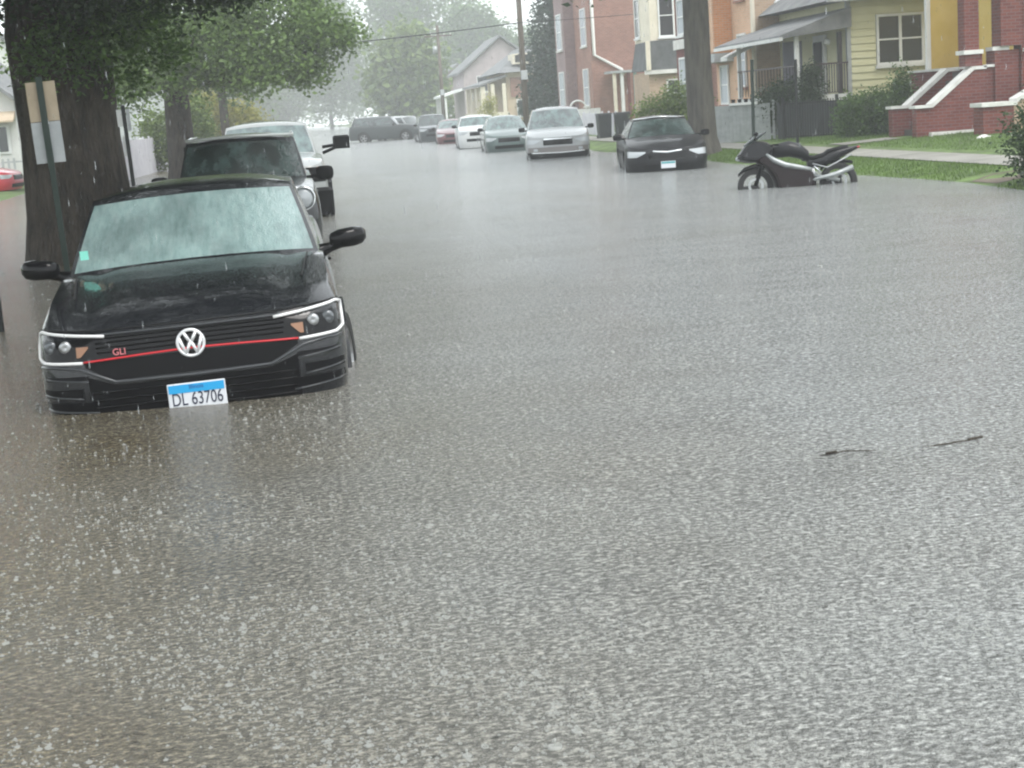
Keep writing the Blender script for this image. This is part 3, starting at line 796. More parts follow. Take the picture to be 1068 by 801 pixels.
strip_profile('sidewalk', [11.25,11.8,12.3], lambda x, y: gz(x,y)+.02, -20, 130, M_conc, ny=200)
def patchground(name, pts, dz, m):
    V = [(x, y, gz(x,y)+dz) for x, y in pts]; o = mesh(name, V, [tuple(range(len(V)))], m); tag(o, kind='structure'); return o
patchground('garden_path', [(12.75,35.15),(13.6,35.15),(14.2,35.15),(14.2,36.3),(13.6,36.3),(12.75,36.3)], .024, M_conc)
patchground('curb_walk', [(10.15,21.6),(10.6,21.5),(11.25,21.5),(11.25,22.6),(10.6,22.7),(10.15,22.5)], .010, M_soil)
strip_profile('pavement', [-14,-11.5], lambda x, y: gz(x,y)+.012, 50, 120, M_conc, ny=30)

# water
M_water = mat('floodwater', (.135,.130,.110), .10, 0, .5); N, L, b = nodes(M_water)
b.inputs['IOR'].default_value = 1.55
v = texcoord(N, L, (1,1,1))
b.inputs['Roughness'].default_value = .13
vw = texcoord(N, L, (1.0,.8,1))
# silt and painted tree shade: brown, darker towards the left kerb, grey aerated water over the road
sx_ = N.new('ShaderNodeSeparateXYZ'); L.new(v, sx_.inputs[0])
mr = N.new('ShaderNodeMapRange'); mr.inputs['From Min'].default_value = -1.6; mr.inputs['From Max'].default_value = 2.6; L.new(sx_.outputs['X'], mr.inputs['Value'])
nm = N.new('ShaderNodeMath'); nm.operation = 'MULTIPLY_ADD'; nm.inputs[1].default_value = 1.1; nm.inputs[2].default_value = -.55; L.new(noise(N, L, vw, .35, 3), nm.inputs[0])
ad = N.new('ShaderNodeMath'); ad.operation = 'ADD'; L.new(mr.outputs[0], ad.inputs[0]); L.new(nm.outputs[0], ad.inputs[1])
silt_shade = ramp(N, L, ad.outputs[0], [(.0,(.105,.086,.050)),(1.0,(.245,.255,.25))])
# rain bubbles and foam, plus ripple glints of sky painted into the colour
vb = texcoord(N, L, (.8,1.15,1))
foam_glint = ramp(N, L, noise(N, L, vb, 42, 4, .75), [(.36,(.40,.40,.40)),(.50,(.85,.85,.85)),(.66,(2.3,2.3,2.3))])
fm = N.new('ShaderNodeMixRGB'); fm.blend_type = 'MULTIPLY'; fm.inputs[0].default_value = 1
L.new(silt_shade, fm.inputs[1]); L.new(foam_glint, fm.inputs[2]); L.new(fm.outputs[0], b.inputs['Base Color'])
vl = texcoord(N, L, (.35,1.0,1), 'Object', (0,0,R(8)))
nprev = bump(N, L, None, noise(N, L, vl, 1.3, 3, .6), .75, .09)
nprev = bump(N, L, None, noise(N, L, vl, 5.5, 3, .6), .38, .035, nprev)
nprev = bump(N, L, None, noise(N, L, vw, 17, 3, .6), .5, .020, nprev)
nprev = bump(N, L, None, noise(N, L, vw, 44, 3, .75), 1.0, .022, nprev)
# rings spreading from each raindrop
for (scl, fr, st, dd) in ((5.2, 34, .55, .010), (9.5, 26, .55, .006)):
    vo = N.new('ShaderNodeTexVoronoi'); vo.inputs['Scale'].default_value = scl; L.new(v, vo.inputs['Vector'])
    m1 = N.new('ShaderNodeMath'); m1.operation = 'MULTIPLY'; m1.inputs[1].default_value = fr; L.new(vo.outputs['Distance'], m1.inputs[0])
    m2 = N.new('ShaderNodeMath'); m2.operation = 'SINE'; L.new(m1.outputs[0], m2.inputs[0])
    fall = ramp(N, L, vo.outputs['Distance'], [(0,(1,1,1)),(.55,(0,0,0))])
    m3 = N.new('ShaderNodeMath'); m3.operation = 'MULTIPLY'; L.new(m2.outputs[0], m3.inputs[0]); L.new(fall, m3.inputs[1])
    nprev = bump(N, L, None, m3.outputs[0], st, dd, nprev)
L.new(nprev, b.inputs['Normal'])
rng = np.random.default_rng(5)
# the surface is a real sheet with low swell near the camera
nx, ny = 200, 300
xs = np.concatenate([[-120,-40,-20], np.linspace(-9,12,nx), [20,40,120]])
ys = np.concatenate([[-60,-10], 2.0+58*(np.linspace(0,1,ny)**1.8), [80,120,200,300,410]])
XX, YY = np.meshgrid(xs, ys)
def swell(X_, Y_): return (.003*np.sin(X_*2.1+Y_*1.3)+.0025*np.sin(X_*-1.4+Y_*2.9+1)+.002*np.sin(X_*4.3+.7*Y_))*np.clip(1-Y_/60, 0, 1)
ZZ = swell(XX, YY)
me = bpy.data.meshes.new('floodwater'); nX, nY = len(xs), len(ys)
me.vertices.add(nX*nY); me.vertices.foreach_set('co', np.stack([XX,YY,ZZ],-1).ravel())
ii, jj = np.meshgrid(np.arange(nX-1), np.arange(nY-1)); a = (jj*nX+ii).ravel()
fc = np.stack([a,a+1,a+1+nX,a+nX],-1)
me.loops.add(fc.size); me.loops.foreach_set('vertex_index', fc.ravel()); me.polygons.add(len(fc))
me.polygons.foreach_set('loop_start', np.arange(0,fc.size,4)); me.polygons.foreach_set('use_smooth',[True]*len(fc))
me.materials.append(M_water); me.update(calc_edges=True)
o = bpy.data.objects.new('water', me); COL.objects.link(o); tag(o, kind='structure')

def cloud_mesh(name, base_v, base_f, pos, scl, m, tilt=0, seed=0, smooth=False, rz=True):
    """many small copies of one little shape in one mesh"""
    r = np.random.default_rng(seed); bv = np.array(base_v, float); bf = np.array(base_f); n = len(pos); k = len(bv)
    ang = r.uniform(0, 2*np.pi, n) if rz else np.zeros(n)
    ca, sa = np.cos(ang)[:,None], np.sin(ang)[:,None]
    P = np.repeat(bv[None], n, 0)*scl[:,None,:]
    x = P[...,0]*ca-P[...,1]*sa; y = P[...,0]*sa+P[...,1]*ca
    P[...,0] = x; P[...,1] = y; P += pos[:,None,:]
    me = bpy.data.meshes.new(name); me.vertices.add(n*k); me.vertices.foreach_set('co', P.ravel())
    F = (bf[None]+(np.arange(n)*k)[:,None,None]); w = bf.shape[1]
    me.loops.add(F.size); me.loops.foreach_set('vertex_index', F.ravel()); me.polygons.add(n*len(bf))
    me.polygons.foreach_set('loop_start', np.arange(0,F.size,w))
    if smooth: me.polygons.foreach_set('use_smooth', [True]*(n*len(bf)))
    me.materials.append(m); me.update(calc_edges=True)
    o = bpy.data.objects.new(name, me); COL.objects.link(o); return o
M_splash = mat('splash_water', (.50,.51,.48), .12, 0, .6); M_splash.node_tree.nodes['Principled BSDF'].inputs['Alpha'].default_value = .5
# splash: low crown plus a beaded jet in its middle
sv = []; sf = []
n = 8
for (r_, z_) in ((.0,.10),(.35,.03),(.80,.22),(1.0,.55),(1.12,.50),(1.15,.0)):
    for j in range(n):
        a_ = 2*math.pi*j/n; q = 1+.18*((j*7)%3-1); sv.append((r_*math.cos(a_), r_*math.sin(a_), z_*q))
for i in range(5):
    for j in range(n): sf.append((i*n+j, i*n+(j+1)%n, (i+1)*n+(j+1)%n, (i+1)*n+j))
k = len(sv)
prof_ = [(.25,.05),(.16,.5),(.12,.9),(.30,1.15),(.32,1.4),(.18,1.62),(.01,1.7)]
for r_, z_ in prof_:
    for j in range(4):
        a_ = math.pi/2*j; sv.append((r_*math.cos(a_), r_*math.sin(a_), z_))
for i in range(len(prof_)-1):
    for j in range(4): sf.append((k+i*4+j, k+i*4+(j+1)%4, k+(i+1)*4+(j+1)%4, k+(i+1)*4+j))
def in_car(p):
    m_ = np.zeros(len(p), bool)
    for (x0,x1,y0,y1) in ((-1.66,.22,9.25,14),(-1.65,.25,18.3,22.8),(-1.7,.45,26.4,32.3),(7.0,9.1,33.2,38.3)):
        m_ |= (p[:,0]>x0)&(p[:,0]<x1)&(p[:,1]>y0)&(p[:,1]<y1)
    m_ |= (p[:,0]>9.7)
    return ~m_
# splashes thin out with distance the way they are seen over the open water
n_ = 80000
dep = 1/rng.uniform(1/48, 1/2.9, n_); yy = dep
P = np.stack([yy*np.tan(rng.uniform(R(7.25-25), R(7.25+25), n_)), yy, np.zeros(n_)], -1)
P[:,2] = swell(P[:,0], P[:,1])-.0004
P = P[in_car(P)]
cl = np.sin(P[:,0]*3.1+2*np.sin(P[:,1]*1.7))+np.sin(P[:,1]*4.3+P[:,0]*1.9)+.8*np.sin(P[:,0]*9+P[:,1]*7)
P = P[cl+rng.normal(0,1,len(P)) > -.3]
s_ = rng.lognormal(math.log(.0020), .50, len(P))*(1+.035*P[:,1])
S = np.stack([s_*rng.uniform(.8,1.6,len(P)), s_, s_*rng.uniform(.5,1.3,len(P))], -1)
o = cloud_mesh('rain_splashes', sv, sf, P, S, M_splash, smooth=True); tag(o, 'white crowns and jets where raindrops hit the floodwater', 'splashes', kind='stuff')
# falling drops
dv = []; df = []
for z_, r_ in ((-1,.05),(-.75,.75),(-.3,1),(.3,.6),(1,.05)):
    for j in range(4): dv.append((r_*math.cos(math.pi/2*j), r_*math.sin(math.pi/2*j), z_))
for i in range(4):
    for j in range(4): df.append((i*4+j, i*4+(j+1)%4, (i+1)*4+(j+1)%4, (i+1)*4+j))
n_ = 5200; yy = rng.uniform(2.2, 22, n_)**1.0
P = np.stack([yy*np.tan(rng.uniform(R(7.25-19.5), R(7.25+19.5), n_)), yy, rng.uniform(.02, 4.0, n_)], -1)
s_ = rng.uniform(.0008,.0014,n_)
M_drop = mat('raindrop', (.55,.58,.60), .1, 0, .6); N, L, b = nodes(M_drop); b.inputs['Alpha'].default_value = .28
o = cloud_mesh('falling_raindrops', dv, df, P, np.stack([s_,s_,s_*7],-1), M_drop, smooth=True); tag(o, 'falling raindrops in the air over the flooded street', 'raindrops', kind='stuff')

# floating twig
tw = MB(); tw.tube([(2.17,6.42,.004),(2.30,6.43,.012),(2.52,6.425,-.006),(2.70,6.40,.003),(2.9,6.41,.012)], [.002,.003,.002,.004,.003], 6)
tw.tube([(2.86,6.41,.012),(2.93,6.415,.018)], .007, 6); tw.tube([(2.20,6.42,.01),(2.25,6.425,.014)], .008, 6)
o = tw.build('floating_twig', M_bark, None); tag(o, 'thin dark twig floating on the open water at right', 'twig')

# ================================================================== trees
LEAF_V = [(-.5,0,0),(-.15,.28,.06),(.5,0,0),(-.15,-.28,.06)]
def leaves(name, blobs, count, size, m, parent, seed=1, up=.3):
    """blobs: (cx,cy,cz, rx,ry,rz). leaf-sized faces in clumps around the skin of each blob"""
    r = np.random.default_rng(seed); B = np.array(blobs, float)
    w = (B[:,3]*B[:,4]*B[:,5])**(2/3); w /= w.sum()
    nc = max(8, count//14)
    idx = r.choice(len(B), nc, p=w)
    d = r.normal(size=(nc,3)); d /= np.linalg.norm(d,axis=1)[:,None]
    rad = r.uniform(.45,1.08,nc)**.7
    cc = B[idx,:3]+d*B[idx,3:]*rad[:,None]
    pos = np.repeat(cc, 14, 0); pos += r.normal(size=pos.shape)*size*1.35
    n = len(pos); V = np.array(LEAF_V)
    ax = r.normal(size=(n,3)); ax[:,2] *= .6; ax /= np.linalg.norm(ax,axis=1)[:,None]
    nn = r.normal(size=(n,3)); nn[:,2] = np.abs(nn[:,2])+up; nn -= ax*(nn*ax).sum(1)[:,None]; nn /= np.linalg.norm(nn,axis=1)[:,None]
    bb = np.cross(nn, ax); s = size*r.uniform(.6,1.35,n)[:,None]
    P = np.stack([pos+s*(V[i,0]*ax+V[i,1]*bb+V[i,2]*nn) for i in range(4)], 1)
    me = bpy.data.meshes.new(name); me.vertices.add(n*4); me.vertices.foreach_set('co', P.ravel())
    me.loops.add(n*4); me.loops.foreach_set('vertex_index', np.arange(n*4)); me.polygons.add(n)
    me.polygons.foreach_set('loop_start', np.arange(0,n*4,4)); me.materials.append(m); me.update(calc_edges=True)
    o = bpy.data.objects.new(name, me); COL.objects.link(o); o.parent = parent; return o
def trunk_mesh(pts, rads, seed=0, n=20, ridge=.06, flare=None):
    """ridged trunk with root flare"""
    r = random.Random(seed); mb = MB(); ph = [r.uniform(0,6.28) for _ in range(5)]
    K = []
    for i in range(len(pts)-1):
        q = max(2, int((Vector(pts[i+1])-Vector(pts[i])).length/.25))
        for j in range(q): K.append((Vector(pts[i]).lerp(Vector(pts[i+1]), j/q), lerp(rads[i],rads[i+1],j/q)))
    K.append((Vector(pts[-1]), rads[-1]))
    for p, ra in K:
        for j in range(n):
            a = 2*math.pi*j/n
            w = 1+ridge*(math.sin(5*a+ph[0]+p.z*.4)+.6*math.sin(9*a+ph[1]-p.z*.5)+.5*math.sin(3*a+ph[2]))
            mb.v.append(p+Vector((math.cos(a),math.sin(a),0))*ra*w)
    for i in range(len(K)-1):
        for j in range(n): mb.f.append((i*n+j, i*n+(j+1)%n, (i+1)*n+(j+1)%n, (i+1)*n+j))
    return mb
def tree(name, label, base, trunk_pts, trunk_r, limbs, blobs, count, size, mleaf, mbark, group=None, seed=1, up=.3, cat='tree', extra=None):
    root = empty(name, base); tag(root, label, cat, group)
    mb = trunk_mesh(trunk_pts, trunk_r, seed)
    for pts, r0, r1 in limbs:
        k = len(pts); mb.tube(pts, [lerp(r0,r1,i/(k-1)) for i in range(k)], 8)
    mb.build('trunk', mbark, root, True)
    leaves('crown', blobs, count, size, mleaf, root, seed, up)
    return root
def auto_limbs(top, blobs, r0, r1=.03):
    out = []
    for b_ in blobs:
        c_ = Vector(b_[:3]); t = Vector(top); mid = t.lerp(c_, .5)+Vector((0,0,-.1*(c_-t).length*.5))
        out.append(([tuple(t), tuple(mid), tuple(c_)], r0, r1))
    return out
LOWUP = .38
# near left tree: coordinates relative to base
rnd = random.Random(3)
bl = [(0,0,6.5,3,3,2),(-3,-3,6,3,3,1.8),(3,-2,6.4,2.6,3,1.6),(1,-6,6.6,3,3,1.6),(-3,3,6,3,3,2),(2.4,-10,7.4,3,3.5,1.3),(-2,-12,7.4,3.6,3.6,1.6),(-5,-8,6.4,3,3,2),(-6,-1,5,2.6,3,2),(-1,-17,7.6,4,3.4,1.6),(-6,-14,7.0,3.4,3.6,2)]  # crown carried forward out of view and thickened to darken the left water
low = [(-1.6,-1.5,4.3,1.5,1.0,.8),(1.2,-1.3,4.45,1.3,1,.7),(2.8,-.5,4.4,1.2,.9,.7),(0,-1.5,3.9,1,.8,.5),(-1.5,-1.4,3.7,1,.8,.5),(-3.0,-1,4.2,1.2,1,1.0),(1.1,-.8,3.35,.8,.6,.4),(.4,-1.0,3.1,.5,.5,.35),(-.8,-1.6,3.55,1.1,.9,.6),(.6,-1.4,3.75,1.1,.9,.65),(1.9,-.6,3.6,.9,.8,.55),(3.0,.2,3.75,.85,.7,.5),(-2.2,-.8,3.3,1.2,1,.9),(-1.2,-.6,3.0,.7,.6,.5),(.95,-.9,2.95,.5,.45,.35),(2.2,.5,3.15,.55,.5,.32),(3.9,.6,4.1,.6,.5,.4),(1.2,.6,3.3,.9,.7,.6),(-3.2,-1.2,3.5,1,.8,.9)]
low = [(a_,b2,c2+LOWUP,*r3) for a_,b2,c2,*r3 in low]
bl2 = bl
tree('large_street_tree', 'massive dark trunk with hanging leafy canopy at the left edge beside the sedan', (-3.0,21.6,0),
     [(0,0,-.3),(0,0,.15),(-.02,0,.6),(-.02,0,1.6),(-.03,0,3.0),(0,0,4.4)], [.86,.77,.68,.63,.66,.5],
     auto_limbs((0,0,3.6), bl, .22, .05)+auto_limbs((0,0,3.9), low, .08, .015), bl2, 95000, .20, M_leafD, M_bark, seed=4)
nt = bpy.data.objects['large_street_tree']
leaves('crown', low, 60000, .10, M_leafD, nt, 44)
leaves('sprigs', [(.30,-.85,2.55,.32,.2,.25),(.75,-.8,2.72,.40,.25,.28),(.9,-.7,2.32,.22,.2,.2),(.05,-.85,2.85,.35,.3,.25),(1.35,-.5,2.7,.45,.3,.25),(1.0,-.9,3.0,.5,.3,.25),(-.3,-.85,2.6,.15,.15,.25)], 3600, .085, M_leafM, nt, 45)
# second tree on the left, paler through the rain
bl = [(.6,0,5.6,2.4,2.4,1.7),(3.2,-1,4.9,2.0,2.0,1.2),(5.0,-2,4.4,1.0,1.2,.7),(3.6,-2,3.6,1.2,1.2,.7),(1.8,-2,3.7,1.3,1.2,.8),(-1.2,-1,4.2,1.6,1.6,1.1),(-2.8,0,4.8,2,2,1.6),(2,1,7.6,2.6,2.4,1.4),(4.4,0,6.4,1.4,1.4,1.0),(.2,-2,3.3,1.0,1.0,.6),(5.7,-2.4,4.15,.5,.5,.25),(4.3,-2,3.15,.7,.6,.35),(-2.0,-2,3.6,1.1,1,.7),(-1.2,-3,3.0,.8,.8,.5),(-3.4,-2,4.0,1.3,1,1),(2.6,-2.5,3.1,.9,.8,.45),(.9,-2.5,4.4,1.2,1,.8)]
tree('second_street_tree', 'mid green street tree spreading over the row of parked cars on the left', (-3.75,52,0),
     [(0,0,-.2),(0,0,.5),(0,0,3.4)], [.56,.44,.38], auto_limbs((0,0,3.2), bl, .15, .03), bl, 56000, .17, leafmat('leaf_fresh_green',(.055,.10,.03),(.24,.36,.10)), M_bark, seed=6)
bl = [(0,0,6,2.4,2.4,2),(2,1,5.6,1.8,1.8,1.4),(-2,0,5.4,2,2,1.5),(0.6,0,3.6,1,1,.7)]
tree('slim_street_tree', 'slim trunk tree behind the white pickup near the yellow green hedge', (-3.6,82,0),
     [(0,0,-.2),(0,0,.5),(0,0,4.4)], [.30,.24,.2], auto_limbs((0,0,4), bl, .1, .03), bl, 9000, .26, M_leafM, M_bark, seed=8)
# right kerb tree: tall trunk, crown above the frame with sprigs dipping in
bl = [(0,0,8.6,3.2,3.2,2),(-3,1,7.6,2.4,2.6,1.5),(3,-1,8,2.6,2.6,1.7),(0,-3,8,2.6,2.4,1.5),(-1,2,10.6,2.8,2.8,1.6),(1.5,3,8,2.4,2.4,1.6)]
lw = [(-2.95,-2,4.62,.75,.5,.35),(-2.0,-2,4.55,.35,.3,.3),(-1.55,-2,4.55,.35,.3,.3),(-3.7,-1.5,5.2,.6,.6,.5),(-2,-1,5.4,1,1,.5)]
tree('tall_street_tree', 'tall straight grey brown trunk behind the black sedan on the right kerb', (10.42,39.2,0),
     [(0,0,-.1),(0,0,.12),(-.02,0,.55),(-.05,0,2),(-.05,0,4.5),(0,0,6.6)], [.60,.46,.37,.34,.32,.27],
     auto_limbs((0,0,6.2), bl, .14, .03)+auto_limbs((0,0,5.6), lw, .05, .012), bl+lw, 26000, .19, M_leafD, M_bark2, seed=9)
# conifer by the brick flats
blc = [(0,0,1.2+i*.95, 2.3*(1-i/11)+.2, 2.3*(1-i/11)+.2, .55) for i in range(11)]
tree('conifer', 'dark blue green conifer standing left of the tall brick building', (17.6,104,.2), [(0,0,-.2),(0,0,3),(0,0,9.5)], [.3,.24,.08], [], blc, 13000, .26, M_needle, M_bark, seed=11, up=.0)
# hazy trees at the end of the street
def far_tree(lab, x, y, h, w, m, seed, trunk=.35, cnt=9000):
    r = random.Random(seed); bl = []
    for i in range(13):
        t = i/12; a = r.uniform(0,6.28); rr = w*(.55*math.sin(math.pi*min(1,.25+t*.75)))*r.uniform(.3,1)
        s = w*r.uniform(.24,.38); bl.append((rr*math.cos(a), rr*math.sin(a), h*(.22+.72*t), s, s, s*.8))
    tree('distant_tree', lab, (x,y,.2), [(0,0,-.2),(0,0,h*.3),(0,0,h*.6)], [trunk,trunk*.8,trunk*.4], auto_limbs((0,0,h*.35), bl[:6], .12, .04), bl, int(cnt*1.6), .80, m, M_bark, 'hazy trees at the end of the street', seed)
far_tree('tallest hazy tree above the crossing SUV, its top cut by the frame', 20, 262, 29, 14, M_leafM, 21, cnt=14000)
far_tree('hazy broad tree right of the tallest one, behind the thin utility pole', 30, 255, 16.5, 10, M_leafM, 22, cnt=12000)
far_tree('light green hazy tree low behind the parked grey SUV', 12.6, 168, 9, 5.4, M_leafL, 23)
far_tree('hazy tree just right of the street vanishing point', 6.5, 280, 23, 13, M_leafM, 24, cnt=10000)
far_tree('faint tree on the left side at the street end', -11, 240, 15, 12, M_leafM, 25)
far_tree('faint low tree left of the vanishing point', -3, 300, 13, 10, M_leafM, 26)
far_tree('faint tree far behind the second street tree', -19, 170, 17, 12, M_leafM, 27)
far_tree('faint tree behind the far pinkish house', 38, 240, 11, 10, M_leafM, 28)

def bush(name, label, base, blobs, count, size, m, seed=1, cat='bush', stem=.04):
    root = empty(name, base); tag(root, label, cat)
    mb = MB()
    for b_ in blobs: mb.tube([(0,0,-.05),(b_[0]*.5,b_[1]*.5,b_[2]*.5),tuple(b_[:3])], [stem,stem*.7,stem*.3], 5)
    mb.build('stems', M_bark, root); leaves('foliage', blobs, count, size, m, root, seed)
    return root
bush('leafy_bush', 'broad light green bush behind the black sedan beside the tall trunk', (11.75,48,.15), [(-.5,0,.8,.7,.6,.6),(.3,0,1.15,.7,.6,.7),(.8,0,.8,.6,.5,.7),(.1,-.2,.5,.9,.6,.5)], 13000, .10, M_leafL, 31)
bush('round_shrub', 'dark rounded shrub behind the black fence left of the porch railing', (13.9,43.5,.2), [(-.25,0,.9,.55,.5,.55),(.15,0,1.15,.5,.5,.5)], 9000, .075, M_leafD, 32)
bush('column_shrub', 'tall narrow dark shrub directly left of the porch railing', (14.45,42.5,.25), [(0,0,.7,.4,.4,.6),(.05,0,1.3,.35,.35,.5),(.05,0,1.7,.25,.25,.3)], 8000, .07, M_leafD, 33)
bush('green_shrub', 'green shrub between black fence and brick steps below the yellow house', (14.9,38.8,.3), [(-.5,0,.5,.5,.4,.5),(.1,0,.6,.55,.4,.5),(-.2,0,.25,.8,.4,.35)], 12000, .08, M_leafM, 34)
bush('tall_leafy_plant', 'upright leafy plant below the yellow house window', (15.35,38.2,.3), [(0,0,.8,.25,.25,.5),(.1,0,1.25,.18,.18,.35),(-.3,0,.5,.3,.3,.4)], 3600, .09, M_leafM, 35, 'plant')
# spiky plant
root = empty('spiky_plant', (16.0,39.5,.3)); tag(root, 'thin spiky plant against the yellow siding left of the brick steps', 'plant')
mb = MB(); rr = random.Random(2); mb.tube([(0,0,0),(0,0,.9)], .02, 5)
for i in range(26):
    a = rr.uniform(0,6.28); z0 = rr.uniform(.5,.95); l = rr.uniform(.3,.55); q = rr.uniform(.3,1.2)
    d = Vector((math.cos(a)*math.sin(q), math.sin(a)*math.sin(q), math.cos(q)))*l
    p = Vector((0,0,z0)); mb.tube([p, p+d*.6, p+d+Vector((0,0,-.05))], [.014,.012,.002], 4)
mb.build('foliage', M_leafM, root)
bush('kerbside_bush', 'dark round bush at the right frame edge overhanging the water', (10.5,20.7,.03), [(0,0,.62,.62,.6,.5),(.2,.1,.95,.5,.5,.35),(-.1,-.1,.3,.55,.5,.3),(.6,0,.6,.6,.5,.5)], 9000, .065, M_leafD, 36)
bush('yellow_shrub', 'small yellowish shrub at the far right kerb beside the porch', (13.9,112,.2), [(0,0,1.0,.6,.6,.9),(.2,0,1.9,.4,.4,.5)], 1800, .14, M_leafY, 37)
bush('green_yellow_hedge', 'yellow green hedge behind the second street tree on the left', (-3.4,90,0), [(-1.6,0,2.2,1.2,.8,1.6),(.2,0,1.8,1.1,.8,1.3),(-2.6,0,1.2,1,.8,1.1),(1.0,0,1.2,.7,.7,1)], 12000, .20, M_leafY, 38, 'hedge')
bush('hedge_clump', 'green leafy clump between the white fence and the second street tree', (-5.0,66,0), [(-.6,0,1.3,.9,.7,1.2),(.8,0,1.6,.8,.7,1.3)], 9000, .15, M_leafL, 39, 'hedge')

# far-off wood closing the end of the street
wr = random.Random(77); wl_ = [(wr.uniform(-120,190), wr.uniform(340,400), wr.uniform(2,9), wr.uniform(5,9), 5, wr.uniform(3,6)) for _ in range(95)]
o = leaves('distant_wood', wl_, 26000, 1.3, M_leafM, None, 78); tag(o, 'grey mass of far-off trees closing the end of the street', 'wood', kind='stuff')
# grass on the right bank: short blades near the waterline
n_ = 26000
px_ = rng.uniform(9.9, 11.2, n_); py_ = rng.uniform(19, 48, n_)
Pg = np.stack([px_, py_, [gz(a_,b2)+.0 for a_, b2 in zip(px_, py_)]], -1)
px2 = rng.uniform(12.8, 15.5, n_//2); py2 = rng.uniform(28, 42, n_//2)
Pg = np.concatenate([Pg, np.stack([px2, py2, [gz(a_,b2) for a_, b2 in zip(px2, py2)]], -1)])
ok = ~((Pg[:,1]>21.4)&(Pg[:,1]<23.0)&(Pg[:,0]<11.3)) & ~((Pg[:,1]>35.1)&(Pg[:,1]<36.4)&(Pg[:,0]>12.7)) & (Pg[:,2]>-.02)
Pg = Pg[ok]
gs = rng.uniform(.03,.065,len(Pg))
o = cloud_mesh('grass', [(-.12,0,0),(.12,0,0),(.3,.1,1)], [(0,1,2)], Pg, np.stack([gs,gs,gs],-1), leafmat('grass_blades',(.05,.09,.02),(.19,.30,.07)), seed=3)
tag(o, 'short wet grass on the right bank beside the sidewalk', 'grass', kind='stuff')

# ================================================================== left side street things
def sign_post(name, label, x, y, ztop, zbot, lean, boards, m=M_dgreen, cat='sign post'):
    root = empty(name, (x,y,0), (0, R(lean), 0)); tag(root, label, cat)
    mb = MB(); mb.prism([(-.024,0),(-.024,-.018),(.024,-.018),(.024,0),(.012,0),(.012,-.010),(-.012,-.010),(-.012,0)], zbot, ztop, 'z'); mb.build('post', m, root)
    for (x0,x1,z0,z1,mm) in boards:
        MB().bbox(x0, .004, z0, x1, .008, z1, .001).build('sign_board', mm, root)
    return root
sign_post('parking_sign', 'dark green post with two stacked boards, tan above grey, before the massive trunk', -2.10, 14, 2.14, -.4, -1.6,
    [(-.125,.125,1.78,2.12,M_tan),(-.125,.125,1.42,1.775,M_sgrey)])
# the boards are split visually by the wide dark post
root = bpy.data.objects['parking_sign']; MB().box(-.028,-.03,1.38,.028,-.019,2.16).build('post_backing', M_dgreen, root)
sign_post('second_sign_post', 'thin dark post with two small pale plates right of the massive trunk', -2.06, 20, 1.98, -.4, -1.5,
    [(-.09,-.03,1.72,1.93,M_whitep),(.03,.07,1.66,1.93,M_sgrey),(-.06,-.03,1.35,1.6,M_whitep)], M_iron)
sign_post('edge_post', 'thin dark post at the extreme left edge of the frame', -2.70, 13.8, 1.1, -.4, 0, [], M_iron, 'post')

def picket_fence(name, label, x0, y0, x1, y1, h, m, z0=.0, gap=.14, w=.11, cat='fence', rails=True, post=1.8, th=.02, mp=None):
    L_ = math.hypot(x1-x0, y1-y0); a = math.atan2(y1-y0, x1-x0)
    root = empty(name, (x0,y0,z0), (0,0,a)); tag(root, label, cat)
    mb = MB(); k = int(L_/gap)
    for i in range(k): mb.box(i*gap, -th/2, .05, i*gap+w, th/2, h)
    mb.build('pickets', m, root)
    for q_ in (.18,.82): MB().box(0,th/2+.001,h*q_,L_,th/2+.04,h*q_+.06).build('rail', mp or m, root)
    n_ = max(2, int(L_/post)+1)
    for i in range(n_):
        x = L_*i/(n_-1); MB().bbox(x-.035, th/2+.042, -.2, x+.035, th/2+.11, h+.08, .01).build('post', mp or m, root)
    return root
picket_fence('vinyl_fence', 'weathered white vinyl fence behind the massive trunk on the left', -6.4, 44, -5.6, 74, 1.45, M_lilac, -.05, .17, .16)
# left background house, pole
root = empty('gabled_house', (-16,62,.2)); tag(root, 'pale gabled house with tan awning at the left frame edge', 'house')
mb = MB(); mb.prism([(0,0),(5.4,0),(5.4,3.0),(2.7,5.2),(0,3.0)], 0, 10, 'y'); mb.build('wall', M_wsid, root)
mb = MB()
for sx, x0_, x1_ in ((1,-.4,2.7),(-1,5.8,2.7)):
    mb.prism([(x0_,2.72),(x1_,5.24),(x1_,5.40),(x0_,2.88)], -.4, 10.4, 'y')
mb.build('roof', M_shing, root)
f = MB().box(3.9,-.06,1.0,5.1,-.01,2.1).build('window', M_whitep, root); MB().box(4.0,-.075,1.08,5.0,-.062,2.02).build('pane', M_win, f)
MB().prism([(0,0),(-.7,-.35),(-.7,-.42),(0,-.2)], 3.4, 5.4, 'x').build('awning', M_tansid, root).location = (0,0,2.6)
MB().tube([(0,0,0),(0,0,2.6)], .05, 8).build('lamp_post', M_whitep).location = (-10.3,56,.1)
tag(bpy.data.objects['lamp_post'], 'slim white post standing before the pale gabled house at far left', 'post')
picket_fence('far_left_fence', 'low grey fence along the left yard before the gabled house', -16, 58, -9.8, 58, .9, M_greyp, .15, .2, .08)

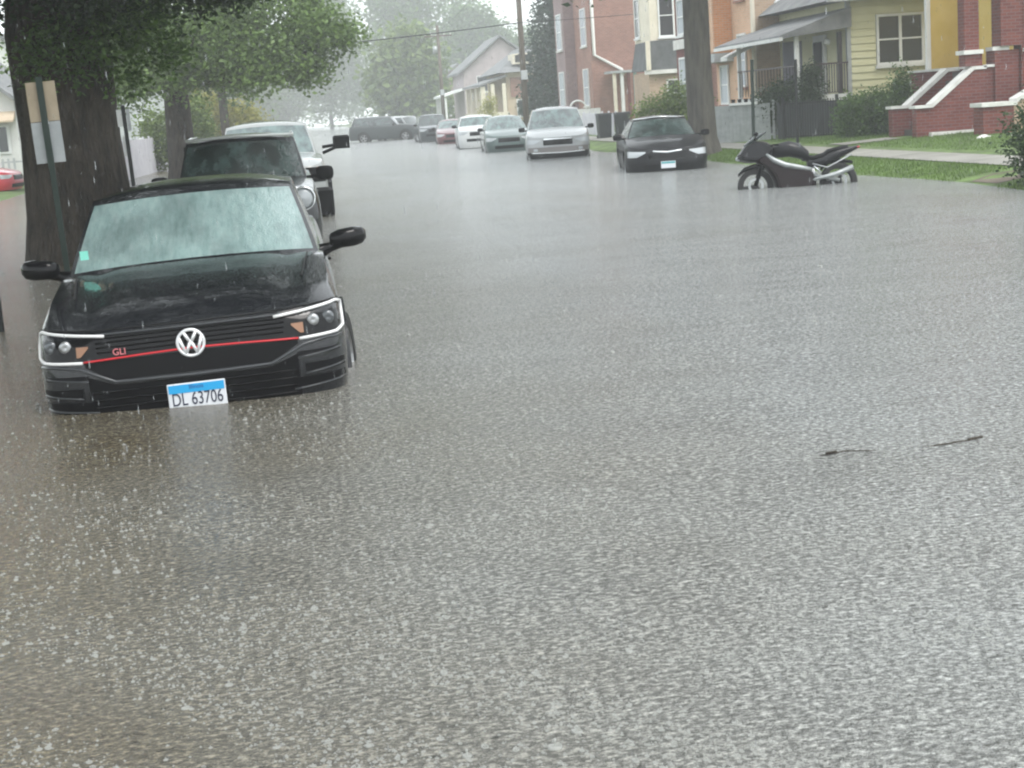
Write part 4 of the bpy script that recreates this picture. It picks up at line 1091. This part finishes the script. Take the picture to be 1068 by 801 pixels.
# ================================================================== right side houses
def window(root, x, y, z, w, h, face='y', mg=M_win, mf=M_whitep, sill=None, cols=1, depth=.10):
    """window: frame with pane, facing -y or -x; (x,y) is its near lower corner on the wall"""
    fw = .07
    def B(mb, a0, b0, z0, a1, b1, z1):   # a along the wall, b outwards(neg)
        if face == 'y': mb.box(x+a0, y-b1, z0, x+a1, y-b0, z1)
        else: mb.box(x-b1, y+a0, z0, x-b0, y+a1, z1)
    mb = MB()
    B(mb,0,.003,z,w,.06,z+fw); B(mb,0,.003,z+h-fw,w,.06,z+h); B(mb,0,.003,z+fw,fw,.06,z+h-fw); B(mb,w-fw,.003,z+fw,w,.06,z+h-fw)
    B(mb,fw,.003,z+h*.5-.02,w-fw,.05,z+h*.5+.025)
    for i in range(1, cols):
        B(mb,w*i/cols-fw*.6,.003,z+fw,w*i/cols+fw*.6,.055,z+h-fw)
    f = mb.build('window', mf, root)
    mb = MB(); B(mb,fw*.5,.004,z+fw*.5,w-fw*.5,.02,z+h-fw*.5); mb.build('pane', mg, f)
    mb = MB(); B(mb,-.05,.003,z-.09,w+.05,.12,z-.003); mb.build('sill', sill or mf, f)
    return f
# --- yellow house
root = empty('yellow_house', (0,0,0)); tag(root, 'pale yellow sided house with white double window and front porch', 'house')
MB().box(15.8,43,.9,23,54,3.95).build('wall', M_yel, root)
MB().box(15.75,42.95,.1,23.05,54.05,.9).build('foundation', M_conc, root)
mb = MB(); mb.prism([(15.1,3.95),(24,3.95),(23.6,4.25),(19.4,6.4),(15.5,4.25)], 42.5, 54.5, 'y'); mb.build('roof', M_shing, root)
MB().box(15.0,42.38,3.90,24,42.495,4.08).build('gutter', M_greyp, root)
mb = MB()
for i in range(15):
    z_ = .9+i*.203
    mb.prism([(42.995,z_),(42.955,z_),(42.985,z_+.2),(42.995,z_+.2)], 15.87, 16.60 if 2.0 < z_+.1 < 3.5 else 23, 'x')
    if 2.0 < z_+.1 < 3.5: mb.prism([(42.995,z_),(42.955,z_),(42.985,z_+.2),(42.995,z_+.2)], 18.06, 23, 'x')
mb.build('siding', M_yel, root)
window(root, 16.62, 42.99, 2.08, 1.42, 1.42, cols=2)
MB().box(18.5,42.90,.3,18.62,42.99,3.9).build('corner_board', M_whitep, root)
MB().bbox(15.74,42.94,.9,15.86,43.06,3.94,.01).build('corner_trim', M_greyp, root)
mb = MB(); mb.box(14.2,42.9,1.18,15.8,49,1.36); mb.build('porch_deck', M_whitep, root)
MB().box(14.3,43.0,.1,15.78,48.9,1.18).build('porch_skirt', M_shingD, root)
mb = MB()
for i in range(15): mb.box(14.65+i*.075,42.93,1.42,14.672+i*.075,42.952,2.2)
mb.box(14.6,42.92,2.2,15.75,42.965,2.25); mb.box(14.6,42.92,1.40,15.75,42.965,1.43); mb.build('porch_railing', mat('brown_iron',(.06,.04,.045),.5), root)
mb = MB()
for i in range(20): mb.box(14.23,43+i*.3,1.42,14.25,43.02+i*.3,2.2)
mb.box(14.22,42.96,2.2,14.26,48.9,2.25); mb.build('porch_railing', MATS['brown_iron'], root)
for (x, y) in ((14.28,43.0),(14.28,48.8),(15.55,43.0)): MB().bbox(x-.06,y-.06+.05,1.36,x+.06,y+.11,3.1,.01).build('porch_post', M_whitep if x<15 else mat('dark_post',(.05,.045,.05),.5), root)
mb = MB(); mb.prism([(13.7,2.98),(13.7,3.08),(15.8,3.75),(15.8,3.2),(14.0,3.02)], 42.7, 49.6, 'y'); mb.build('porch_roof', M_shing, root)
MB().box(13.66,42.66,2.93,13.76,49.6,3.03).build('porch_fascia', M_whitep, root)
dr = MB().box(15.70,44.8,1.36,15.79,45.8,3.1).build('door', M_whitep, root); MB().box(15.66,44.95,1.9,15.695,45.65,2.9).build('door_pane', M_win, dr)
MB().sphere((15.35,43.5,2.85),.09).build('porch_lamp', mat('lamp_globe',(.8,.8,.78),.3), root, True)
MB().box(14.9,46.2,1.37,15.5,46.25,3.0).build('porch_screen', mat('screen_mesh',(.22,.22,.27),.6), root)
mb = MB()
for i in range(5): mb.box(13.0+i*.28, 46.5, .1, 13.28+i*.28, 48, .35+.2*i)
mb.build('steps', M_conc, root)
# --- orange and peach row flats
root = empty('orange_flats', (0,0,0)); tag(root, 'peach brick flats with overhanging orange bay, left of the yellow house', 'building')
MB().box(15.0,49.3,.2,24,53.9,10).build('wall', M_brickT, root)
MB().box(14.93,49.5,.2,14.995,53.9,10).build('front_wall', M_brickP, root)
MB().box(14.9,49.28,.2,14.998,49.48,10).build('corner_stone', M_cream, root)
bay = MB().box(14.32,51.75,2.95,14.92,53.85,10).build('bay', M_brickO, root)
MB().box(14.25,51.68,2.65,14.92,53.9,2.94).build('bay_band', M_greyp, root)
MB().box(14.27,51.8,2.98,14.315,53.85,10).build('bay_front', M_brickP, root)
window(root, 14.92, 50.1, 1.75, .95, 1.75, 'x', M_winl, M_whitep, M_brickA)
window(root, 14.92, 50.1, 4.6, .95, 1.8, 'x', M_winl, M_whitep, M_brickA)
window(root, 14.26, 52.2, 3.6, 1.1, 1.7, 'x', M_winl, M_whitep)
window(root, 14.92, 52.3, 1.2, 1.0, 1.35, 'x', M_winl, M_whitep, M_brickA)
window(root, 15.7, 49.3, 4.4, .9, 1.6, 'y', M_win, M_whitep)
MB().box(14.80,49.3,.2,14.925,53.9,.9).build('base_course', M_stone, root)
mb = MB(); mb.prism([(14.0,2.62),(14.9,3.0),(14.9,3.12),(14.0,2.74)], 49.25, 50.0, 'y'); mb.build('door_hood', M_whitep, root)
# --- red and stone flats behind
root = empty('red_flats', (0,0,0)); tag(root, 'dark red brick flats with stone bands and teal dormer, right of the tall trunk', 'building')
MB().box(15.2,54.3,.2,24,57.6,8.2).build('wall', M_brickA, root)
MB().box(14.4,55.6,.2,15.2,57.5,5.2).build('bay', M_brickR, root)
MB().box(14.3,55.55,3.3,15.2,57.55,3.65).build('stone_band', M_stone, root)
MB().box(14.25,55.5,5.2,15.2,57.6,5.45).build('stone_cornice', M_stone, root)
mb = MB(); mb.prism([(14.3,5.45),(15.2,5.45),(15.2,6.3),(14.75,6.7)], 55.7, 57.4, 'y'); mb.build('dormer', M_teal, root)
window(root, 14.4, 56.0, 1.2, 1.0, 1.8, 'x', M_winl)
window(root, 14.4, 56.0, 3.8, 1.0, 1.3, 'x', M_winl)
window(root, 14.55, 55.6, 1.25, .5, 1.7, 'y', M_winl)
window(root, 15.2, 54.8, 5.6, .9, 1.7, 'x', M_winl)
MB().box(14.0,54.4,.2,15.19,55.5,1.0).build('stoop', M_stone, root)
# --- grey mansard house behind the tall trunk
root = empty('mansard_house', (0,0,0)); tag(root, 'grey shingled mansard house with cream brick below, behind the tall trunk', 'house')
MB().box(16.2,70,.2,25,73.2,2.75).build('lower_wall', M_brickT, root)
MB().prism([(16.1,2.85),(25,2.85),(25,4.15),(16.35,4.15)], 69.8, 73.2, 'y').build('mansard_roof', M_shingD, root)
MB().box(16.35,70,4.16,25,73.2,9).build('upper_wall', M_cream, root)
MB().box(16.0,69.75,2.66,25,69.998,2.84).build('trim_band', M_stone, root)
MB().box(16.05,69.68,2.85,16.25,69.795,4.15).build('corner_trim', M_cream, root)
window(root, 16.75, 70, 4.3, .75, 1.9, 'y', M_win, M_whitep); window(root, 17.9, 70, 4.3, .75, 1.9, 'y', M_win, M_whitep)
window(root, 17.0, 70, 1.1, 1.0, 1.3, 'y', M_win, M_stone); window(root, 16.35, 72, 4.4, .9, 1.8, 'x', M_win, M_whitep)
# --- tall brick flats
root = empty('brick_flats', (0,0,0)); tag(root, 'tall pink red brick building with white bent downspout on its blank side wall', 'building')
MB().box(15.9,82,.2,30,93,11.5).build('wall', M_brickA, root)
for x0_, z0_ in ((0,0),):
    mb = MB(); mb.tube([(16.05,81.9,11.2),(16.05,81.9,4.05),(17.5,81.9,3.2),(17.55,81.9,2.9)], .085, 8); mb.build('downspout', mat('white_gutter',(.8,.8,.76),.4), root, True)
MB().box(15.3,86.6,.2,15.9,89.4,10.6).build('bay', M_brickM, root)
for zz in (1.4,4.6,7.6):
    window(root, 15.9, 83.0, zz, 1.5, 2.0, 'x', M_winl, M_whitep, M_stone); window(root, 15.3, 87.2, zz, 1.6, 2.0, 'x', M_winl, M_whitep, M_stone); window(root, 15.9, 90.6, zz, 1.4, 2.0, 'x', M_winl, M_whitep, M_stone)
window(root, 19.8, 82, 5.2, .8, 1.5, 'y')
MB().box(15.8,81.9,11.5,30,93.1,11.8).build('cornice', M_stone, root)
mb = MB()
for i, x in enumerate((16.95,17.35,17.75,18.1)): pass
for i, (x, mm) in enumerate(((17.0,M_whitep),(17.35,M_brickR),(17.7,M_teal),(16.6,M_cream))):
    MB().bbox(x, 80.0, .2, x+.16, 80.16, 3.0, .01).build('porch_column', mm, root)
MB().box(16.5,79.9,3.0,18.0,81.85,3.12).build('porch_canopy', M_greyp, root)
# --- bungalow
root = empty('hip_roof_bungalow', (0,0,0)); tag(root, 'tan two storey house with grey hip roof and pillared porch in the haze', 'house')
MB().box(16.6,121,.2,23,133,4.4).build('wall', M_tansid, root)
mb = MB(); V = [(15.9,120.2,4.3),(23.6,120.2,4.3),(23.6,133.6,4.3),(15.9,133.6,4.3),(18.6,124.5,6.3),(20.8,124.5,6.3),(20.8,129.5,6.3),(18.6,129.5,6.3)]
mb.add(V, [(0,3,2,1),(4,5,6,7),(0,1,5,4),(1,2,6,5),(2,3,7,6),(3,0,4,7)]); mb.build('roof', M_shing, root)
mb = MB(); mb.box(17.2,120.9,4.9,19,123.5,5.7); mb.build('dormer', M_cream, root); MB().box(17.4,120.85,5.05,18.8,120.895,5.6).build('dormer_window', M_win, root)
MB().prism([(14.3,3.35),(16.6,4.0),(16.6,4.15),(14.3,3.5)], 120.4, 132, 'y').build('porch_roof', M_shing, root)
for y in (120.6,124,127.5,131): MB().box(14.5,y,.2,14.85,y+.35,3.35).build('porch_pillar', M_cream, root)
for x in (15.3,16.2): MB().box(x,120.55,.2,x+.28,120.8,3.5).build('porch_pillar', M_cream, root)
MB().box(14.4,120.5,1.0,16.6,132,1.3).build('porch_floor', M_cream, root)
MB().box(16.9,120.9,2.4,19.6,120.99,3.9).build('brick_panel', M_brickA, root)
window(root, 17.3, 120.9, .9, 1.6, 1.3); window(root, 20.4, 121, 2.2, 1.2, 1.6)
root = empty('pink_gabled_house', (0,0,0)); tag(root, 'faint pinkish gabled house in the haze right of the thin utility pole', 'house')
mb = MB(); mb.prism([(15.8,.2),(23,.2),(23,5.2),(19.4,8),(15.8,5.2)], 144, 154, 'y'); mb.build('wall', mottled('pink_stucco',(.36,.31,.32),(.44,.38,.39),2,.8), root)
mb = MB(); mb.prism([(15.3,4.9),(19.4,8.1),(19.4,8.3),(15.3,5.1)], 143.5, 154.5, 'y'); mb.prism([(23.5,4.9),(19.4,8.1),(19.4,8.3),(23.5,5.1)], 143.5, 154.5, 'y'); mb.build('roof', M_shing, root)
window(root, 17, 144, 3.2, 1.2, 1.5); window(root, 20, 144, 3.2, 1.2, 1.5); window(root, 17, 144, .9, 1.4, 1.4)
MB().prism([(13.6,2.9),(15.8,3.5),(15.8,3.7),(13.6,3.1)], 144, 152, 'y').build('porch_roof', M_whitep, root)
for y in (144.2,148,151.6): MB().box(13.8,y,.2,14.1,y+.3,2.9).build('porch_pillar', M_whitep, root)
# two more houses lining each side far off
for (nm, lab, x0_, y0_, w_, d_, h_, mm) in (('far_cottage','faint low white cottage at the far end on the right',15.5,178,7,10,4.2,M_brickM),('far_left_house','faint pale house behind the trees on the left',-22,96,9,12,5.5,M_wsid),('grey_left_house','faint grey house at the far end on the left',-18,135,8,12,5.0,M_greyp)):
    root = empty(nm, (x0_,y0_,.2)); tag(root, lab, 'house')
    mb = MB(); mb.prism([(0,0),(w_,0),(w_,h_),(w_/2,h_+2.4),(0,h_)], 0, d_, 'y'); mb.build('wall', mm, root)
    mb = MB()
    for xa in (-.4, w_+.4): mb.prism([(xa,h_-.25),(w_/2,h_+2.45),(w_/2,h_+2.62),(xa,h_-.08)], -.4, d_+.4, 'y')
    mb.build('roof', M_shing, root); window(root, w_*.2, 0, 1, 1.3, 1.5); window(root, w_*.6, 0, 1, 1.3, 1.5)

# --- brick porch house at the right edge
root = empty('brick_porch_house', (0,0,0)); tag(root, 'red brick porch house with gold siding and white capped steps at the right', 'house')
MB().box(16.78,39.6,.2,24,39.9,7).build('siding_wall', M_gold, root)
MB().box(16.66,39.5,.2,16.775,39.62,7).build('downspout', M_whitep, root)
MB().box(17.6,35.26,1.79,22,39.58,7).build('inner_wall', M_gold, root)
porch = MB().box(16.2,35.0,.3,18.4,39.59,1.78).build('porch_wall', M_brickR, root)
MB().box(16.14,34.94,1.782,16.9,39.6,1.84).build('porch_cap', M_stone, root)
MB().box(15.70,34.99,1.83,16.12,35.35,2.10).build('porch_pier', M_brickR, root)
MB().box(15.64,34.92,2.102,16.12,35.40,2.20).build('pier_cap', M_stone, root)
MB().bbox(15.68,35.0,2.2,16.06,35.36,5.5,.02).build('porch_column', M_brickR, root)
MB().box(16.34,34.90,2.15,16.75,35.3,2.24).build('pier_cap', M_stone, root)
MB().box(16.40,34.92,.3,17.0,35.4,2.15).build('porch_pier', M_brickR, root)
MB().box(16.5,34.80,2.24,17.02,35.3,7).build('front_pier', M_brickR, root)
MB().box(17.021,34.84,.3,22,35.25,7).build('brick_wall', M_brickR, root)
window(root, 17.1, 34.84, 2.17, 1.3, 1.9, 'y', M_win, M_whitep, M_stone)
# stair cheek walls with white sloping coping
st = empty('stairs'); st.parent = root
for yy in (34.98, 36.45):
    MB().prism([(14.46,.25),(16.2,.25),(16.2,1.74),(15.88,1.74),(14.84,.93),(14.46,.93)], yy, yy+.26, 'y').build('cheek_wall', M_brickR, st)
    mb = MB(); mb.prism([(14.86,.935),(15.90,1.745),(16.2,1.745),(16.2,1.82),(15.85,1.82),(14.82,1.015)], yy-.04, yy+.30, 'y')
    mb.prism([(14.41,.935),(14.84,.935),(14.82,1.0),(14.41,1.0)], yy-.06, yy+.32, 'y'); mb.build('coping', M_stone, st)
mb = MB()
for i in range(8): mb.box(14.75+i*.18, 35.26, .2, 14.75+(i+1)*.18+ (0 if i<7 else .05), 36.43, .42+i*.185)
mb.build('steps', mat('dark_steps',(.07,.065,.06),.7), st)
MB().box(14.75,34.80,.26,16.5,34.955,.36).build('base_coping', M_stone, root)
# second stair pedestal nearer
p2 = empty('front_steps', (0,0,0)); tag(p2, 'low red brick stair pedestal with white coping nearest the right frame edge', 'steps')
MB().box(15.16,32.9,.1,15.88,33.4,.90).build('pedestal', M_brickR, p2)
MB().box(15.10,32.84,.902,15.94,33.46,.99).build('cap', M_stone, p2)
MB().prism([(15.88,.1),(17.6,.1),(17.6,1.75),(15.88,.92)], 32.95, 33.2, 'y').build('cheek_wall', M_brickT, p2)
MB().prism([(15.945,.95),(17.6,1.755),(17.6,1.86),(15.945,1.05)], 32.88, 33.27, 'y').build('coping', M_stone, p2)
mb = MB()
for i in range(6): mb.box(15.9+i*.28, 33.28, .1, 16.18+i*.28, 34.5, .4+i*.2)
mb.build('steps', M_conc, p2)
rr = random.Random(5)
mbs = []
for i in range(9):
    o = MB(); sx_ = rr.uniform(.05,.10); o.sphere((0,0,0), sx_, 7, (1.2,.9,.6)); o = o.build('garden_rock', M_stone)
    for v_ in o.data.vertices: v_.co *= 1+.18*math.sin(v_.co.x*40+v_.co.y*33+i)
    o.location = (14.6+i*.16+rr.uniform(-.05,.05), 31.6+rr.uniform(-.9,.6), .27); tag(o, 'pale rock in the loose row of rocks before the brick steps', 'rock', 'pale rocks before the brick steps')

# --- fences and posts on the right
picket_fence('grey_panel_fence', 'grey metal panel fence running right from the tall trunk', 11.9, 43.9, 13.5, 43.0, 1.12, M_galv, .12, .11, .105, post=.8)
root = empty('planter_box', (12.45,43.55,1.25)); tag(root, 'long pale box with small dark pots on top of the grey panel fence', 'planter')
MB().box(-.05,-.1,-.02,.75,.1,.05).build('tray', M_whitep, root).rotation_euler=(0,0,R(-29))
for i in range(4):
    o = MB().lathe([(0,.001),(0,.05),(.10,.065),(.10,.001)], (0,0,0), 'z', 10).build('pot', M_plas, root); o.location = (.06+.16*i, -.0-.09*i, .052)
def iron_fence(name, label, x0, y0, x1, y1, h, z0, gap=.07):
    L_ = math.hypot(x1-x0, y1-y0); root = empty(name, (x0,y0,z0), (0,0,math.atan2(y1-y0,x1-x0))); tag(root, label, 'fence')
    mb = MB()
    for i in range(int(L_/gap)+1): mb.box(i*gap-.012,-.012,0,i*gap+.012,.012,h)
    mb.build('bars', M_iron, root)
    for q_ in (.12,h-.1): MB().box(0,-.016,q_,L_,.016,q_+.04).build('rail', M_iron, root)
    for i in range(int(L_/1.5)+2): x = min(L_, i*1.5); MB().bbox(x-.04,-.04,-.1,x+.04,.04,h+.1,.01).build('post', M_iron, root)
iron_fence('black_iron_fence', 'black iron fence between the grey panel fence and the green shrub', 13.35, 41.6, 14.9, 40.6, 1.12, .15)
picket_fence('dark_board_fence', 'dark board fence just behind the black iron fence', 13.4, 42.2, 15.2, 41.3, 1.0, M_bin, .15, .13, .12, post=.9)
def plain_post(name, label, x, y, h, m, r=.035, lean=0):
    o = MB().tube([(0,0,-.3),(0,0,h)], r, 8).build(name, m); o.location = (x,y,.12); o.rotation_euler=(0,R(lean),0); tag(o, label, 'post')
plain_post('green_post', 'dark green metal post before the grey panel fence', 12.0, 40.0, 2.3, M_dgreen, .045, 1)
plain_post('black_post', 'slim black post in front of the black iron fence', 12.68, 38.4, 2.2, M_iron, .04, 0.5)
# white arched gate and bins by the brick flats
root = empty('white_gate', (13.35,76,.15)); tag(root, 'white arched yard gate at the foot of the tall brick building', 'gate')
mb = MB()
for i in range(10): mb.box(i*.17,-.02,0,i*.17+.16,.02,1.15)
mb.build('panel', M_whitep, root)
MB().tube([(.15+.42-.42*math.cos(math.pi*i/12), 0, 1.15+.42*math.sin(math.pi*i/12)) for i in range(13)], .04, 6, True).build('arch', M_whitep, root, True)
for i, (x, y, lab) in enumerate(((11.9,60,'dark wheeled bin left of the pair by the gate'),(12.55,59.6,'dark wheeled bin right of the pair by the gate'))):
    root = empty('wheeled_bin', (x-.1,y,.1)); tag(root, lab, 'bin', 'dark wheeled bins by the gate')
    mb = MB(); mb.add([(0,0,.06),(.46,0,.06),(.46,.5,.06),(0,.5,.06),(-.04,-.05,.98),(.5,-.05,.98),(.5,.55,.98),(-.04,.55,.98)], [(0,3,2,1),(4,5,6,7),(0,1,5,4),(1,2,6,5),(2,3,7,6),(3,0,4,7)]); mb.build('bin_body', M_bin, root)
    MB().bbox(-.06,-.08,.985,.52,.58,1.05,.03).build('lid', M_bin, root)
    MB().lathe([(0,.001),(0,.1),(.5,.1),(.5,.001)], (-.02,.5,.1), 'x', 12).build('wheel', M_rub, root)
picket_fence('white_yard_fence', 'pale low fence joining the white gate to the bins', 13.0, 70, 12.6, 61, 1.0, M_lilac, .12, .16, .12)

# ================================================================== utility poles and wires
def upole(lab, x, y, h, arm=True):
    root = empty('utility_pole', (x,y,.05)); tag(root, lab, 'utility pole')
    MB().tube([(0,0,-.3),(0,0,h)], [.17,.12], 10).build('pole', M_wood, root, True)
    MB().box(-1.1,-.06,h-.9,1.1,-.135,h-.78).build('crossarm', M_wood, root)
    MB().lathe([(0,.001),(0,.2),(.6,.2),(.6,.001)], (-.28,0,h-2.2), 'z', 12).build('transformer', M_galv, root, True)
    MB().bbox(-.15,-.26,2.9,.17,-.13,3.35,.02).build('meter_box', M_greyp, root)
    for q in (-1,-.5,.5,1): MB().tube([(q,-.1,h-.78),(q,-.1,h-.64)], [.03,.04], 6).build('insulator', M_stone, root)
    return root
upole('nearer wooden utility pole rising out of frame behind the silver minivan', 11.6, 78, 10.5)
upole('thin farther utility pole in the haze left of the tan house', 11.9, 125, 8.4)
def wire(name, lab, a, b_, sag, r=.012):
    P = [Vector(a).lerp(Vector(b_), i/20)-Vector((0,0,sag*4*(i/20)*(1-i/20))) for i in range(21)]
    o = MB().tube(P, r, 5).build(name, M_iron); tag(o, lab, 'wire')
wire('overhead_wire', 'dark service wire crossing the street left of the nearer pole', (11.6,77.8,5.75), (-8,80,5.2), .18, .028)
wire('overhead_wire', 'thin wire from the nearer pole across the brick building', (11.6,77.8,5.75), (26,76,6.1), .12, .016)
wire('overhead_wire', 'high wire running along the street between the two utility poles', (11.6,78,9.8), (11.9,125,7.9), .4, .016)

# ================================================================== haze, world, sun, camera
hz = MB().box(-260,-70,-1.6,260,425,33).build('haze', None or mat('haze_air'))
hz.data.materials.clear(); hm = bpy.data.materials.new('haze_air_volume'); hm.use_nodes = True
N = hm.node_tree.nodes; L = hm.node_tree.links; N.clear()
out = N.new('ShaderNodeOutputMaterial'); pv = N.new('ShaderNodeVolumePrincipled')
pv.inputs['Color'].default_value = (.96,.98,1,1); pv.inputs['Density'].default_value = .0019; pv.inputs['Anisotropy'].default_value = .0
L.new(pv.outputs[0], out.inputs['Volume']); hz.data.materials.append(hm); tag(hz, 'grey rain haze filling the street', 'haze', kind='stuff')

w = bpy.data.worlds.new('World'); sc.world = w; w.use_nodes = True
N = w.node_tree.nodes; L = w.node_tree.links; bg = N['Background']
EL, AZ = 58, 150
sky = N.new('ShaderNodeTexSky'); sky.sky_type = 'NISHITA'; sky.sun_disc = False
sky.sun_elevation = R(EL); sky.sun_rotation = R(AZ); sky.air_density = 1; sky.dust_density = 4; sky.ozone_density = 1
tc = N.new('ShaderNodeTexCoord'); nz = N.new('ShaderNodeTexNoise'); nz.inputs['Scale'].default_value = 1.8; nz.inputs['Detail'].default_value = 4
L.new(tc.outputs['Generated'], nz.inputs['Vector'])
cr = N.new('ShaderNodeValToRGB'); cr.color_ramp.elements[0].position = .3; cr.color_ramp.elements[0].color = (7.4,7.9,8.1,1); cr.color_ramp.elements[1].position = .7; cr.color_ramp.elements[1].color = (8.9,9.3,9.5,1)
L.new(nz.outputs['Fac'], cr.inputs['Fac'])
mx = N.new('ShaderNodeMixRGB'); mx.inputs[0].default_value = .88; L.new(sky.outputs[0], mx.inputs[1]); L.new(cr.outputs[0], mx.inputs[2]); L.new(mx.outputs[0], bg.inputs['Color'])
bg.inputs['Strength'].default_value = .10
sl = bpy.data.lights.new('sun', 'SUN'); sl.energy = .8; sl.angle = R(25); sl.color = (1,.97,.93)
so = bpy.data.objects.new('sun', sl); COL.objects.link(so)
# sun behind and to the right of the camera, high
d = Vector((math.sin(R(AZ))*math.cos(R(EL)), math.cos(R(AZ))*math.cos(R(EL)), math.sin(R(EL))))
so.rotation_euler = d.to_track_quat('Z', 'Y').to_euler()

cam = bpy.data.cameras.new('camera'); co = bpy.data.objects.new('camera', cam); COL.objects.link(co); sc.camera = co
cam.sensor_width = 36; cam.lens = 1600/1068*36; cam.clip_start = .1; cam.clip_end = 2000
yaw, pit, roll = R(7.25), R(10.2), R(4.0)
f = Vector((math.sin(yaw)*math.cos(pit), math.cos(yaw)*math.cos(pit), -math.sin(pit)))
r0 = Vector((math.cos(yaw), -math.sin(yaw), 0)); u0 = r0.cross(f)
r_ = r0*math.cos(roll)-u0*math.sin(roll); u_ = r0*math.sin(roll)+u0*math.cos(roll)
Mx = Matrix((r_, u_, -f)).transposed().to_4x4(); Mx.translation = (0,0,1.62); co.matrix_world = Mx

sc.view_settings.view_transform = 'Standard'; sc.view_settings.look = 'None'; sc.view_settings.gamma = 1
sc.view_settings.exposure = 1.28
cy = sc.cycles
cy.use_denoising = True; cy.volume_bounces = 2; cy.max_bounces = 8; cy.diffuse_bounces = 2; cy.glossy_bounces = 3; cy.transmission_bounces = 4
cy.transparent_max_bounces = 8; cy.sample_clamp_indirect = 8; cy.filter_width = 2.15
